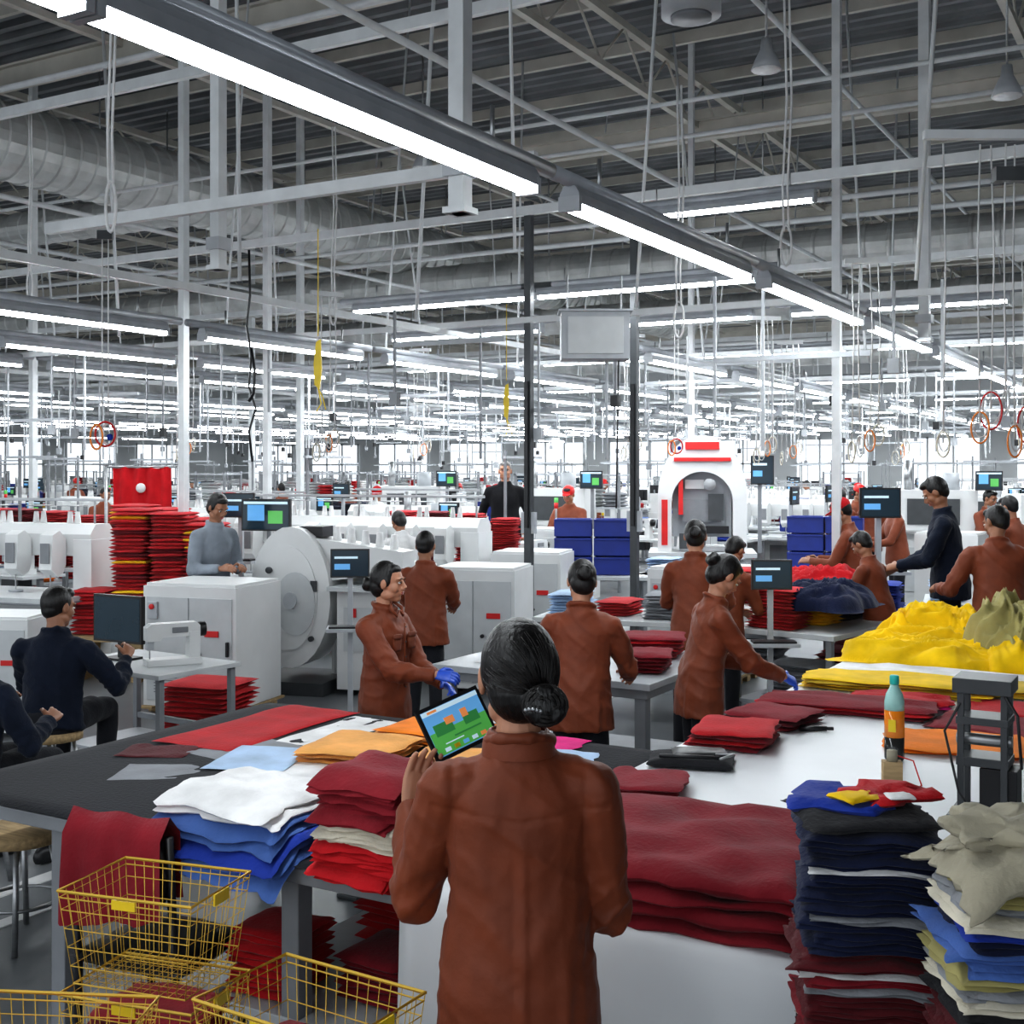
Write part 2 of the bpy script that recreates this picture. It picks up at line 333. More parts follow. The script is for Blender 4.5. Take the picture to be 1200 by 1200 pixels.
def put(name,x,y,yawdeg,z=0,extra=None,**k):
    D,U,s=person(name,(x,y,z),0,**k)
    if extra: extra(D,U,s)
    return D.obj(name,(x,y,z),rad(yawdeg))

# ------------------------------------------------------------------ building shell
b=MB(); b.box((-22,22,-.05),(80,64,.1),floorm); b.obj('floor')
b=MB()
b.box((-5.1,7,.003),(.1,26,.006),linem); b.box((-4.9,1.7,.003),(5,.08,.006),linem); b.box((-4.75,6.0,.003),(.08,22,.006),linem)
b.obj('floor_marking_line')
b=MB(); pr=[];y=-8.
while y<54:
    for dy,z in((0,8.0),(.10,8.0),(.15,8.07),(.25,8.07)): pr.append((y+dy,z))
    y+=.30
xs=(-62,18); vs=[(xs[0],a,c) for a,c in pr]+[(xs[1],a,c) for a,c in pr]; n=len(pr)
b.add(vs,[(i,n+i,n+i+1,i+1) for i in range(n-1)],roofm); b.obj('ceiling')
b=MB(); b.box((-22,54,4),(80,.2,8),wallm); b.obj('wall_back')
b=MB(); b.box((-50,22,4),(.2,64,8),wallm); b.obj('wall_left')
b=MB(); b.box((18,22,4),(.2,64,8),wallm); b.obj('wall_right')
b=MB(); x=-47
while x<14:
    b.box((x,53.86,2.3),(3.2,.04,2.2),winm)
    for e in(-1.6,-.53,.53,1.6): b.box((x+e,53.82,2.3),(.08,.08,2.3),framew)
    for z in(1.2,2.3,3.4): b.box((x,53.82,z),(3.3,.08,.08),framew)
    x+=4.6
b.obj('window_1')
b=MB(); y=2
while y<52:
    b.box((-49.86,y,2.3),(.04,3.2,2.2),winm)
    for e in(-1.6,-.53,.53,1.6): b.box((-49.82,y+e,2.3),(.08,.08,2.3),framew)
    for z in(1.2,2.3,3.4): b.box((-49.82,y,z),(.08,3.3,.08),framew)
    y+=4.6
b.obj('window_2')
b=MB(); x=-48
while x<16:
    b.box((x,22,7.72),(.10,60,.10),cream); b.box((x,22,7.05),(.09,60,.08),cream)
    yy=-6; up=True
    while yy<40:
        b.tube([(x,yy,7.09 if up else 7.7),(x,yy+.7,7.7 if up else 7.09)],.018,cream,5); up=not up; yy+=.7
    x+=4.6
b.obj('roof_truss')
b=MB(); yy=-5.5
while yy<53:
    b.box((-16,yy,7.88),(66,.07,.16),cream); yy+=1.75
b.obj('roof_purlin')
b=MB()
for yy in(3.6,10.2,16.8,23.4,30,36.6,43,50):
    b.box((-16,yy,6.85),(66,.16,.03),cream); b.box((-16,yy,6.98),(66,.03,.26),cream); b.box((-16,yy,7.11),(66,.16,.03),cream)
b.obj('roof_girder')
def duct(name,p0,p1,r,step):
    b=MB(); p0=Vector(p0);p1=Vector(p1); L=(p1-p0).length; n=int(L/step); pts=[];rs=[]
    for i in range(n):
        for f,k in((0,1),(.8,1),(.86,1.045),(.94,1.045)):
            pts.append(p0.lerp(p1,(i+f)/n)); rs.append(r*k)
    b.tube(pts,rs,galv,24,smooth=False)
    for i in range(0,n,8):
        c=p0.lerp(p1,(i+.5)/n); b.cyl(c,c+Vector((0,0,7.9-c.z)),.012,steel,n=6)
    b.obj(name)
duct('ventilation_duct',(-13.8,-6,6.35),(-13.8,34,6.35),.50,.28)
duct('ventilation_duct',(-30,19.7,5.6),(12,19.7,5.6),.34,.4)
duct('ventilation_duct',(-40,26,5.6),(14,26,5.6),.32,.5)
duct('ventilation_duct',(-20,14.5,6.3),(-14.4,14.5,6.3),.30,.3)
duct('ventilation_duct',(-38,33,5.2),(14,33,5.2),.32,.5)
b=MB()
for (z,yy,r) in((5.0,13.3,.03),(6.2,8.8,.035),(5.6,17.2,.04),(4.4,22,.05),(6.5,6.2,.03),(5.9,12.,.025),(5.2,30,.05),(6.4,15.,.03),(4.9,27,.04),(5.9,22,.04)): b.cyl((-45,yy,z),(14,yy,z),r,framew,n=8)
for (z,xx,r) in((5.2,-5.2,.03),(6.0,-7.6,.035),(4.9,-11,.03),(6.6,-3.9,.03),(5.7,-17,.04),(6.3,-1,.04),(5.5,2,.03),(6.7,-10,.03)): b.cyl((xx,-5,z),(xx,50,z),r,framew,n=8)
b.obj('sprinkler_pipe')
b=MB()
for xx in(-7.1,-11.5,-15.5,-20,-25,-31,1.8): b.box((xx,22,3.50),(.045,56,.06),framew)
b.box((-2.95,24,3.50),(.045,30,.06),framew)
b.box((-4.75,5.35,3.60),(3.6,.045,.07),framew)
for yy in(10.95,15.5,20.5,26,32,39): b.box((-16,yy,3.58),(44,.045,.06),framew)
for yy,z in((10.95,4.7),(7.6,5.4),(17,4.9),(23,4.6)): b.box((-14,yy,z),(40,.06,.09),framew)
b.obj('suspended_rail_frame')
b=MB()
for (xx,yy,w,z0) in((-5.66,5.97,.075,3.35),(-3.22,5.07,.085,3.30),(-3.25,12.,.08,0),(-2.5,12.4,.10,3.3),(-8.8,8.8,.075,0),(-10.1,11.5,.08,0),(-7.1,3.2,.05,3.45),(-12.5,15,.09,0),(.2,14,.1,0),(-1.2,10.95,.06,3.4),(-6.2,15.6,.07,0),(-15,12,.09,0),(-18,20,.1,0)):
    b.box((xx,yy,(z0+7.9)/2),(w,w,7.9-z0),framew); b.box((xx,yy,max(z0,.0)+.015),(w*1.5,w*1.5,.03),framew)
    if z0>0: b.box((xx,yy,3.52),(w*1.5,w*1.5,.08),ltgrey)
b.obj('white_support_post')
for xx,yy in((-6.15,11.0),(-5.37,11.9)):
    b=MB(); b.box((xx,yy,2.4),(.075,.075,4.8),dgrey); b.box((xx,yy,.02),(.25,.25,.04),grey); b.box((xx,yy,1.5),(.16,.05,.22),ltgrey); b.box((xx,yy-.05,2.2),(.04,.03,1.5),blackp); b.obj('grey_steel_column')
b=MB(); rr=random.Random(5); yy=4
while yy<38:
    xx=-27
    while xx<5:
        if rr.random()<.62: b.cyl((xx+rr.uniform(-.6,.6),yy+rr.uniform(-.5,.5),3.5),(xx,yy,7.85),.012+.008*rr.random(),framew,n=5)
        xx+=2.3
    yy+=2.8
b.obj('hanger_rod')
b=MB(); rr=random.Random(8)
for i in range(320):
    xx=rr.uniform(-32,2); yy=rr.uniform(9,38); z=rr.uniform(2.1,2.9)
    b.box((xx,yy,(z+3.55)/2),(.022,.022,3.55-z),rr.choice([framew,ltgrey,grey]))
    if rr.random()<.45: b.box((xx,yy,z),(.09,.06,.12),rr.choice([ltgrey,grey,blackp]))
    if rr.random()<.4: b.box((xx+.6,yy,z+.5),(1.2,.03,.04),ltgrey)
b.obj('power_dropper')

# ------------------------------------------------------------------ fluorescent lights
b=MB()
b.prism([(-.055,.0),(.055,.0),(.05,.05),(.03,.085),(-.03,.085),(-.05,.05)],'y',-1.22,1.22,housing)
b.add([(-.05,-1.2,0),(-.05,1.2,0),(-.035,-1.2,-.028),(-.035,1.2,-.028),(.035,-1.2,-.028),(.035,1.2,-.028),(.05,-1.2,0),(.05,1.2,0)],[(0,1,3,2),(2,3,5,4),(4,5,7,6)],tubem)
for e in(-1.21,1.21): b.box((0,e,.0),(.11,.03,.07),ltgrey)
b.cyl((0,-1.41,.115),(0,1.41,.115),.035,housing,n=10); b.tube([(0,-.9,.1),(0,-.9,.28)],.01,steel); b.tube([(0,.9,.1),(0,.9,.28)],.01,steel)
light=b.obj('fluorescent_light',(-2.63,3.49,3.29))
for i in range(1,13): inst(light,(-2.63,3.49+2.82*i,3.29))
inst(light,(-2.63,3.49-2.46,3.29))
def vis(x,y,m=.5):
    X=.866*x+.5*y; d=-.5*x+.866*y
    return d>1 and abs(X)<m*d+1.5
for j,xx in enumerate((-8.25,-11.1,-13.9,-16.8,-19.6,-22.5,-25.4,-29,-33,-38,.4,3.2,-5.6)):
    st={-5.6:14.,.4:12.,3.2:16.}.get(xx,1.0)
    for i in range(0,17):
        y=st+2.9*i
        if y<50 and vis(xx,y): inst(light,(xx,y,3.29+ (0 if j==0 else (j%3)*.08)))
inst(light,(-3.33,9.0,4.06),rad(90),(.8,.6,.8)); inst(light,(-7.55,11.5,3.9),rad(90)); inst(light,(-5.1,11.5,3.9),rad(90))
for yy,z,x0 in((14.3,3.9,-9),(19,3.9,-12),(24.5,3.8,-18),(30,3.7,-22),(36,3.7,-28),(42,3.7,-34),(48,3.6,-34)):
    for i in range(15):
        xx=x0+2.9*i
        if xx>6: continue
        if vis(xx,yy): inst(light,(xx,yy,z),rad(90))

# ------------------------------------------------------------------ main work tables
TZ=.85
b=MB()
b.slab((-3.15,3.88,TZ-.012),2.24,1.96,.028,darktop,0,14,.006,4,e=40.)
b.box((-3.15,3.88,TZ-.05),(2.16,1.90,.05),grey)
for xx in(-4.15,-3.6,-2.53):
    for yy in(3.02,4.72): b.box((xx,yy,(TZ-.07)/2),(.07,.07,TZ-.07),grey); b.box((xx,yy,.01),(.12,.12,.02),dgrey)
b.box((-3.2,4.72,.30),(2.1,.04,.05),grey); b.box((-2.5,3.85,.31),(.80,1.74,.03),ltgrey)
b.obj('cutting_table',bevel=.004)
b=MB()
x0,x1,y0,y1=-2.06,-.55,2.92,9.25
per=[]
def edge(p,q,n):
    for i in range(n): per.append((p[0]+(q[0]-p[0])*i/n,p[1]+(q[1]-p[1])*i/n))
edge((x0,y0),(x1,y0),30);edge((x1,y0),(x1,y1),70);edge((x1,y1),(x0,y1),24);edge((x0,y1),(x0,y0),70)
cx,cy=(x0+x1)/2,(y0+y1)/2; rings=[]
for z in(.03,.2,.4,.6,.74,.81,.842):
    r=[]
    for (px,py) in per:
        k=(.85-z)/.85; w=.014*k*math.sin(px*17+py*13)+.03*k*noise.noise(Vector((px*3,py*3,z)))
        nx=0;ny=0
        if px<=x0+1e-6: nx=-1
        if px>=x1-1e-6: nx=1
        if py<=y0+1e-6: ny=-1
        if py>=y1-1e-6: ny=1
        ins=.012 if z>.83 else 0
        r.append((px+nx*(w+.02*k-ins),py+ny*(w+.02*k-ins),z))
    rings.append(r)
rings.append([(cx+(p[0]-cx)*.97,cy+(p[1]-cy)*.99,TZ) for p in per])
b.loft(rings,covw)
b.tube([(-.86,2.90,.86),(-.865,2.87,.8),(-.87,2.86,.6),(-.88,2.85,.3),(-.88,2.84,.1)],.009,blackp,6); b.box((-.87,2.855,.66),(.03,.02,.05),blackp)
b.obj('covered_cutting_table')
def drp(y0=2.93,k=.55): return lambda x,y:-max(0,(y0-y))*k
def one(name,fn,**k):
    b=MB(); fn(b); return b.obj(name,**k)
def blue(b):
    rr=random.Random(2); z=TZ
    for i,m in enumerate((bluef,bluef,royal,bluef,bluef,whitef,whitef)):
        b.slab((-2.74+rr.uniform(-.02,.02),3.06+rr.uniform(-.02,.02),z+.012),.60-.02*i,.50-.015*i,.030,m,rr.uniform(-.08,.08),16,.03,i,drp(2.93,.9-.1*i)); z+=.023
one('blue_folded_garment_stack',blue)
def redst(b):
    L=[(redf,.026)]*5+[(creamf,.024)]*3+[(maroon,.024)]*5
    b.stack(-2.20,3.03,TZ-.02,.30,.32,L,0,.016,21,12,drp(2.93,.35),True)
one('red_folded_garment_stack',redst)
def mar(b):
    rr=random.Random(3); z=TZ
    for i,(m,h) in enumerate(((maroon,.035),(maroon,.05),(maroon,.03),(maroon,.055))):
        b.slab((-1.31,3.30,z+h/2),.85+.015*(i%2),.72,h*1.15,m,rr.uniform(-.02,.02),26,.035,40+i,drp(2.94,.15),e=10.,sag=.02); z+=h
one('maroon_folded_fabric',mar)
def sheet(name,x,y,sx,sy,m,h=.012,rz=0,z=TZ,seed=0,n=10,w=.02,lay=1):
    b=MB()
    for i in range(lay): b.slab((x+.012*i,y-.01*i,z+h/2+.002+h*i),sx,sy,h,m if not isinstance(m,(list,tuple)) else m[i%len(m)],rz+.04*i,n,w,seed+i)
    b.obj(name)
sheet('red_fabric_sheet',-3.85,4.35,.42,.95,redf,.012,.03,seed=1); sheet('white_paper_pattern',-3.45,4.45,.32,.62,whitef,.006,.05,seed=2); sheet('grey_paper_pattern',-3.55,3.95,.42,.40,greyf,.005,-.2,seed=3,w=.005)
sheet('white_paper_pattern',-3.42,3.85,.34,.42,ltblue,.006,.35,z=TZ+.006,seed=4,w=.006); sheet('grey_paper_pattern',-3.62,3.5,.34,.26,greyf,.004,.5,seed=5,w=.004)
sheet('red_fabric_sheet',-3.9,3.75,.3,.22,dmaroon,.008,.4,z=TZ,seed=15); sheet('white_paper_pattern',-3.15,3.78,.3,.3,whitef,.005,.1,z=TZ,seed=55,w=.006)
sheet('orange_folded_fabric',-3.12,4.12,.40,.42,peach,.022,.1,seed=6,lay=3); sheet('orange_folded_fabric',-3.05,4.58,.42,.38,[orangef,peach],.02,-.1,seed=7,lay=3); sheet('orange_folded_fabric',-2.72,4.2,.30,.3,peach,.02,.2,seed=16,lay=2)
sheet('magenta_fabric_sheet',-2.55,4.70,.34,.26,pinkf,.012,.1,seed=8); sheet('pale_blue_fabric_sheet',-2.38,4.45,.36,.3,ltblue,.012,.3,seed=9); sheet('dark_fabric_sheet',-2.75,3.65,.5,.5,blackf,.012,.2,seed=10)
sheet('maroon_garment_pile',-1.86,5.15,.34,.40,[maroon,redf],.022,.1,seed=11,lay=4); sheet('maroon_garment_pile',-1.84,5.65,.36,.36,[maroon,dmaroon],.022,-.2,seed=12,lay=3); sheet('maroon_garment_pile',-1.86,4.2,.28,.30,maroon,.02,.2,seed=13,lay=3)
def pouch(b):
    b.slab((0,0,.02),.34,.24,.04,blackf,0,10,.01,3); b.tube([(-.12,-.09,.05),(.0,-.1,.055),(.12,-.08,.05)],.008,blackp); b.slab((.03,.03,.045),.22,.12,.02,blackp,.2,6,.01,4); b.tube([(.1,-.02,.05),(.17,-.05,.06),(.12,-.10,.05)],.006,steel)
one('black_pouch',pouch,loc=(-1.86,4.68,TZ),rz=.3)
sheet('red_folded_fabric',-1.62,6.12,.84,.34,[maroon,redf],.018,.0,seed=17,lay=3,w=.04); sheet('red_folded_fabric',-1.42,6.42,.5,.28,[pinkf,redf],.02,.1,seed=18,lay=2,w=.04)
sheet('mustard_folded_fabric',-1.52,6.82,.98,.40,[olivef,yellowf],.018,.0,seed=19,lay=4,w=.05); sheet('white_folded_fabric',-1.42,7.42,1.1,.30,whitef,.012,.0,seed=20,lay=2,w=.04)
sheet('red_folded_fabric',-1.4,7.17,.9,.12,redf,.012,.0,seed=25,w=.03); sheet('mustard_folded_fabric',-.95,7.0,.5,.36,[olivef,yellowf],.018,.1,seed=119,lay=3,w=.05)
sheet('orange_folded_fabric',-1.0,5.55,.55,.46,orangef,.014,.15,seed=21,lay=2,w=.04); sheet('red_folded_fabric',-.92,6.05,.5,.42,[dmaroon,maroon],.012,-.1,seed=22,lay=2,w=.03); sheet('red_folded_fabric',-.85,6.55,.5,.4,redf,.012,.1,seed=23,w=.03); sheet('orange_folded_fabric',-.8,7.4,.4,.3,orangef,.012,.1,seed=63,w=.03)
def heap(name,cx,cy,sx,sy,h,m,seed,z=TZ,n=100,rz=0,ang=.5):
    b=MB(); vs=[];fs=[]; ca,sa=math.cos(ang),math.sin(ang); gs=lambda v,k:math.exp(-(v*k)**2)
    for j in range(n+1):
        for i in range(n+1):
            u=-1+2*i/n; v=-1+2*j/n
            r=(abs(u)**3+abs(v)**3)**(1/3.)
            wv=1+.22*noise.noise(Vector((u*2.2,v*2.2,seed+5)))
            base=max(0,1-(r/1.0)**4)**.5
            wx=.3*noise.noise(Vector((u*1.5,v*1.5,seed*3.))); p=(u*ca+v*sa)+wx; q=(-u*sa+v*ca)+wx
            f1=gs(noise.noise(Vector((p*.8+seed,q*3.,seed))),7.)
            f2=gs(noise.noise(Vector((p*1.8-seed,q*6.,seed+3))),6.5)
            f3=gs(noise.noise(Vector((p*7.+q*3,q*4.,seed+8))),6.)
            lump=.5+.5*noise.noise(Vector((u*1.1,v*1.1,seed*1.7)))
            vs.append((u*sx/2*wv,v*sy/2*wv,.003+h*base*(.48+.36*lump+.26*f1+.18*f2+.07*f3)))
    W=n+1
    for j in range(n):
        for i in range(n): a=j*W+i; fs.append((a,a+1,a+W+1,a+W))
    b.add(vs,fs,m,True); return b.obj(name,(cx,cy,z),rz)
heap('yellow_fabric_heap',-1.55,8.05,1.15,.85,.16,yellowf,2,ang=.2); heap('yellow_fabric_heap',-.98,8.2,.8,1.1,.19,yellowf,7,ang=.8); heap('khaki_fabric_heap',-1.0,8.25,.85,1.0,.36,khaki,12,rz=.3,ang=1.2); heap('yellow_fabric_heap',-1.65,8.65,.75,.75,.26,yellowf,17,ang=-.4)
def cone(b,m,x=0,y=0):
    b.cyl((x,y,0),(x,y,.01),.06,blackp); b.cyl((x,y,.01),(x,y,.18),.06,m,r1=.035); b.cyl((x,y,.18),(x,y,.20),.015,blackp)
one('thread_cone',lambda b:(cone(b,yelp),cone(b,blackf,.18),cone(b,beige,.34),cone(b,yelp,-.16,.05)),loc=(-1.75,9.13,TZ+.002))
def bottle(b):
    R_=lambda L:[b.ring((0,0,z),(r,0,0),(0,r,0),20) for r,z in L]
    b.loft(R_(((.034,0),(.040,.012),(.040,.10))),darkliq)
    b.loft(R_(((.0405,.10),(.0405,.21))),orliq)
    b.loft(R_(((.040,.21),(.040,.245),(.034,.275),(.018,.305),(.015,.32))),clearp)
    b.loft(R_(((.019,.315),(.019,.348),(.016,.352))),teal)
    b.box((0,-.041,.15),(.03,.003,.05),yelp)
one('drink_bottle',bottle,loc=(-1.16,5.16,TZ))
def spool(b):
    b.box((0,0,.05),(.07,.05,.10),wood); b.cyl((0,0,.10),(0,0,.14),.02,beige); b.tube([(.02,0,.12),(.08,.01,.10),(.10,-.04,.02),(.05,-.08,.01)],.003,redp)
one('thread_spool_box',spool,loc=(-1.07,4.72,TZ),rz=.4)
one('marker_pen',lambda b:(b.cyl((-.07,0,.014),(.05,0,.014),.012,blackp),b.cyl((.05,0,.014),(.08,0,.014),.008,blackp),b.box((0,.03,.01),(.05,.03,.02),blackp)),loc=(-1.6,5.55,TZ),rz=.5)
def rack(b):
    for x in(-.07,.07):
        for y in(-.06,.06): b.box((x,y,.24),(.022,.022,.48),dgrey)
    b.box((0,0,.46),(.19,.17,.05),dgrey); b.box((0,0,.01),(.22,.22,.02),dgrey); b.box((0,0,.20),(.17,.14,.03),dgrey); b.box((.0,0,.34),(.17,.15,.025),dgrey)
    b.cyl((-.09,-.02,.27),(.09,-.02,.27),.02,steel); b.tube([(-.07,-.07,.4),(-.12,-.08,.3),(-.07,-.1,.1),(-.02,-.1,.03)],.005,blackp); b.tube([(.07,-.07,.44),(.12,-.12,.38),(.13,-.1,.2)],.006,blackp)
    b.box((.05,.0,.10),(.12,.12,.16),blackp)
one('thread_tension_stand',rack,loc=(-.70,4.48,TZ),bevel=.003)
def cart(b):
    b.box((0,0,.70),(.86,.62,.04),ltgrey); b.box((0,0,.25),(.82,.58,.03),ltgrey)
    for x in(-.39,.39):
        for y in(-.27,.27): b.box((x,y,.38),(.035,.035,.64),grey); b.cyl((x-.012,y,.035),(x+.012,y,.035),.035,blackp)
one('garment_cart',cart,loc=(-.45,2.50,0),rz=rad(-30),bevel=.003)
def navy(b):
    L=[(dmaroon,.022)]*4+[(creamf,.014)]+[(maroon,.022)]*3+[(dmaroon,.022)]*3+[(greyf,.016)]+[(maroon,.02)]+[(whitef,.010)]+[(dmaroon,.02)]*2+[(navyf,.022)]*3+[(greyf,.016)]+[(navyf,.022)]*4+[(whitef,.010)]+[(navyf,.022)]*3
    z=b.stack(0,0,0,.30,.28,L,0,.014,51,14,None,True)
    b.slab((-.02,-.02,z+.01),.29,.24,.026,blackf,.2,9,.02,7); b.slab((-.05,.03,z+.03),.22,.2,.026,royal,-.3,9,.03,8); b.slab((.05,.04,z+.045),.18,.15,.022,redf,.5,9,.03,9)
    b.slab((-.03,-.03,z+.052),.09,.07,.01,yellowf,.5,6,.02,10); b.slab((.06,-.03,z+.058),.06,.05,.008,whitef,.2,6,.005,12)
one('navy_folded_garment_stack',navy,loc=(-.665,2.72,.72),rz=rad(20))
def beigest(b):
    L=[(dmaroon,.022)]*6+[(maroon,.022)]*5+[(dmaroon,.022)]*4+[(blackf,.02)]*2+[(creamf,.022)]+[(greyf,.02)]+[(khaki,.02)]+[(bluef,.022)]*2+[(navyf,.02)]+[(royal,.02)]+[(creamf,.02)]+[(greyf,.02)]+[(khaki,.02)]+[(beige,.02)]
    z=b.stack(0,0,0,.30,.27,L,0,.018,61,14,None,True); b.slab((.0,0,z+.015),.32,.29,.035,beige,.2,18,.05,5,lambda x,y:-.5*max(0,-x-.05)**1.2-.3*max(0,-y-.08)); b.slab((.04,.05,z+.045),.28,.22,.035,beige,-.3,16,.05,6)
one('beige_folded_garment_stack',beigest,loc=(-.32,2.47,.72),rz=rad(26))

def basket_geo(b,z0,fill=None,seed=0,w=.40,d=.29,h=.25):
    def P(u,v,z): k=.84+.16*z/h; return (u*w/2*k,v*d/2*k,z0+z)
    for z,r in((h,.0045),(h*.8,.0016),(h*.6,.0016),(h*.4,.0016),(h*.2,.0016),(.004,.0025),(h*.93,.0022)):
        b.tube([P(-1,-1,z),P(1,-1,z),P(1,1,z),P(-1,1,z)],r,yellowp,5,closed=True,smooth=False)
    n=13
    for i in range(n+1):
        u=-1+2*i/n; b.tube([P(u,-1,h),P(u,-1,.004),P(u,1,.004),P(u,1,h)],.0013,yellowp,4)
    for i in range(10):
        v=-1+2*i/9; b.tube([P(-1,v,h),P(-1,v,.004),P(1,v,.004),P(1,v,h)],.0013,yellowp,4)
    b.box((w/2*.99,0,z0+h-.02),(.006,.07,.03),yelp); b.box((0,-d/2*.99,z0+h-.018),(.07,.005,.024),yelp)
    if fill:
        rr=random.Random(seed); z=z0+.015
        for m,hh in fill:
            b.slab((rr.uniform(-.01,.01),rr.uniform(-.01,.01),z+hh/2),w*.80,d*.78,hh*1.05,m,rr.uniform(-.05,.05),8,.02,seed); z+=hh; seed+=1
def dolly(b,z,w=.42,d=.31):
    b.box((0,0,z-.02),(w,d,.03),dgrey)
    for x in(-w/2+.05,w/2-.05):
        for y in(-d/2+.05,d/2-.05): b.cyl((x-.012,y,.035),(x+.012,y,.035),.035,blackp); b.box((x,y,(z-.035+.03)/2+.02),(.03,.03,max(.02,z-.06)),grey)
M5=[(maroon,.03)]*6
def bs1(b): dolly(b,.16); basket_geo(b,.16,[(redf,.03)]*6,1); basket_geo(b,.43,M5,2); basket_geo(b,.70,None,3)
one('yellow_wire_basket',bs1,loc=(-2.46,2.36,0),rz=rad(12))
def bs2(b): dolly(b,.13); basket_geo(b,.13,M5,1); basket_geo(b,.40,M5,2); basket_geo(b,.67,[(redf,.03)]*2+[(maroon,.025)]*2,3)
one('yellow_wire_basket',bs2,loc=(-1.69,2.06,0),rz=rad(-2))
def bs3(b): dolly(b,.08); basket_geo(b,.08,M5,1); basket_geo(b,.35,M5,2); basket_geo(b,.60,[(redf,.03)]*5,3,w=.38)
one('yellow_wire_basket',bs3,loc=(-2.20,1.80,0),rz=rad(25))
def bundles(b):
    b.stack(-2.72,3.17,.325,.26,.26,[(redf,.024)]*9,.1,.012,31); b.stack(-2.35,3.3,.325,.28,.28,[(maroon,.026)]*6,0,.012,35); b.stack(-2.6,3.8,.325,.34,.34,[(redf,.028)]*7,0,.012,37)
one('red_garment_bundle',bundles)
def chair(b):
    for x in(-.19,.19):
        b.tube([(x,.18,0),(x,.17,.45)],.014,blackp,8); b.tube([(x,-.20,0),(x,-.19,.45),(x,-.22,.90)],.014,blackp,8)
    b.slab((0,0,.46),.44,.42,.05,blackp,0,8,.0,1); b.slab((0,-.215,.78),.38,.05,.24,blackp,0,8,.0,1)
    b.tube([(-.19,.18,.2),(.19,.18,.2)],.01,blackp); b.tube([(-.19,-.2,.2),(.19,-.2,.2)],.01,blackp)
    n=18;fs=[];vs=[]
    for j in range(13):
        t=j/12
        for i in range(n+1):
            u=-1+2*i/n; fold=.012*math.sin(u*9+j*.3)+.008*math.sin(u*17+1)
            if t<.5: y=-.262-.01*(1-2*t)+fold*(1-2*t); z=.62+.32*(t*2)+.03*u*(1-2*t)
            else: y=-.165+.02*(t-.5)+fold*(t-.5)*2; z=.94-.25*((t-.5)*2)
            if j==6: y=-.215; z=.955
            vs.append((u*(.19+.02*abs(t-.5)),y,z+.006*math.cos(u*6)))
    W=n+1
    for j in range(12):
        for i in range(n): a=j*W+i; fs.append((a,a+1,a+W+1,a+W))
    b.add(vs,fs,maroon,True)
one('chair_with_draped_jacket',chair,loc=(-3.06,2.97,0),rz=rad(8))

# ------------------------------------------------------------------ machine library
def monitor_geo(b,x,y,z,w=.5,h=.3,rz=0,scr=scr_dark,stand=True,tilt=0,kind=0):
    old=b.T; M=Matrix.Translation((x,y,z))@Matrix.Rotation(rz,4,'Z'); b.T=(old@M) if old is not None else M
    zz=h/2+(.12 if stand else 0)
    b.box((0,0,zz),(w,.035,h),blackp); b.box((0,.03,zz),(w*.6,.04,h*.6),blackp); b.box((0,-.0185,zz),(w-.03,.002,h-.03),scr)
    if kind==1:
        b.box((-w*.2,-.0205,zz+.02),(w*.35,.001,h*.5),scr_blue); b.box((w*.2,-.0205,zz-.02),(w*.3,.001,h*.4),scr_green); b.box((0,-.0205,zz+h*.38),(w*.9,.001,h*.08),scr_white)
    if kind==2:
        b.box((-w*.1,-.0205,zz+h*.2),(w*.6,.001,h*.08),scr_white); b.box((-w*.2,-.0205,zz-h*.12),(w*.4,.001,h*.2),scr_blue)
    if stand: b.box((0,.03,.06),(.05,.04,.14),blackp); b.box((0,.03,.008),(.22,.16,.016),blackp)
    b.T=old
def sewing_head(b,x,y,z,rz=0,k=1.):
    old=b.T; M=Matrix.Translation((x,y,z))@Matrix.Rotation(rz,4,'Z')@Matrix.Scale(k,4); b.T=(old@M) if old is not None else M
    b.box((0,0,.03),(.48,.18,.06),white); b.box((.18,0,.17),(.10,.14,.24),white)
    b.prism([(-.24,.22),(-.24,.34),(-.2,.37),(.20,.37),(.23,.34),(.23,.27),(.12,.25),(-.10,.25),(-.12,.22)],'y',-.065,.065,white)
    b.box((-.20,0,.19),(.06,.08,.10),ltgrey); b.cyl((-.20,0,.06),(-.20,0,.15),.006,steel); b.cyl((.23,0,.30),(.29,0,.30),.065,blackp); b.box((.05,-.07,.31),(.14,.01,.05),grey)
    b.T=old
def workstation(b,cols,seed,mon=0):
    rr=random.Random(seed)
    b.box((0,0,.76),(1.2,.62,.035),offw)
    for x in(-.52,.52): b.box((x,0,.38),(.06,.06,.74),grey); b.box((x,0,.03),(.06,.56,.05),grey)
    b.box((0,.2,.35),(1.0,.03,.04),grey); b.box((.1,0,.66),(.3,.2,.16),dgrey)
    sewing_head(b,.08,.02,.778,0)
    for x in(.38,.5):
        b.cyl((x,.25,.778),(x,.25,1.35),.008,steel,n=6); b.cyl((x,.18,.98),(x,.18,1.13),.045,rr.choice([whitef,redf,yelp,navyf]),r1=.028,n=10); b.box((x,.2,.975),(.12,.14,.01),steel)
    b.box((.44,.25,1.34),(.2,.02,.02),steel); b.box((-.2,.28,1.55),(.03,.03,1.5),grey); b.box((.1,.2,2.2),(.9,.05,.03),ltgrey)
    b.stack(-.42,.05,.778,.26,.34,[(c,.03) for c in cols],0,.012,seed,5)
    if mon: b.box((-.5,.3,1.1),(.04,.04,.66),ltgrey); monitor_geo(b,-.5,.26,1.35,.34,.24,0,scr_dark,False,kind=mon)
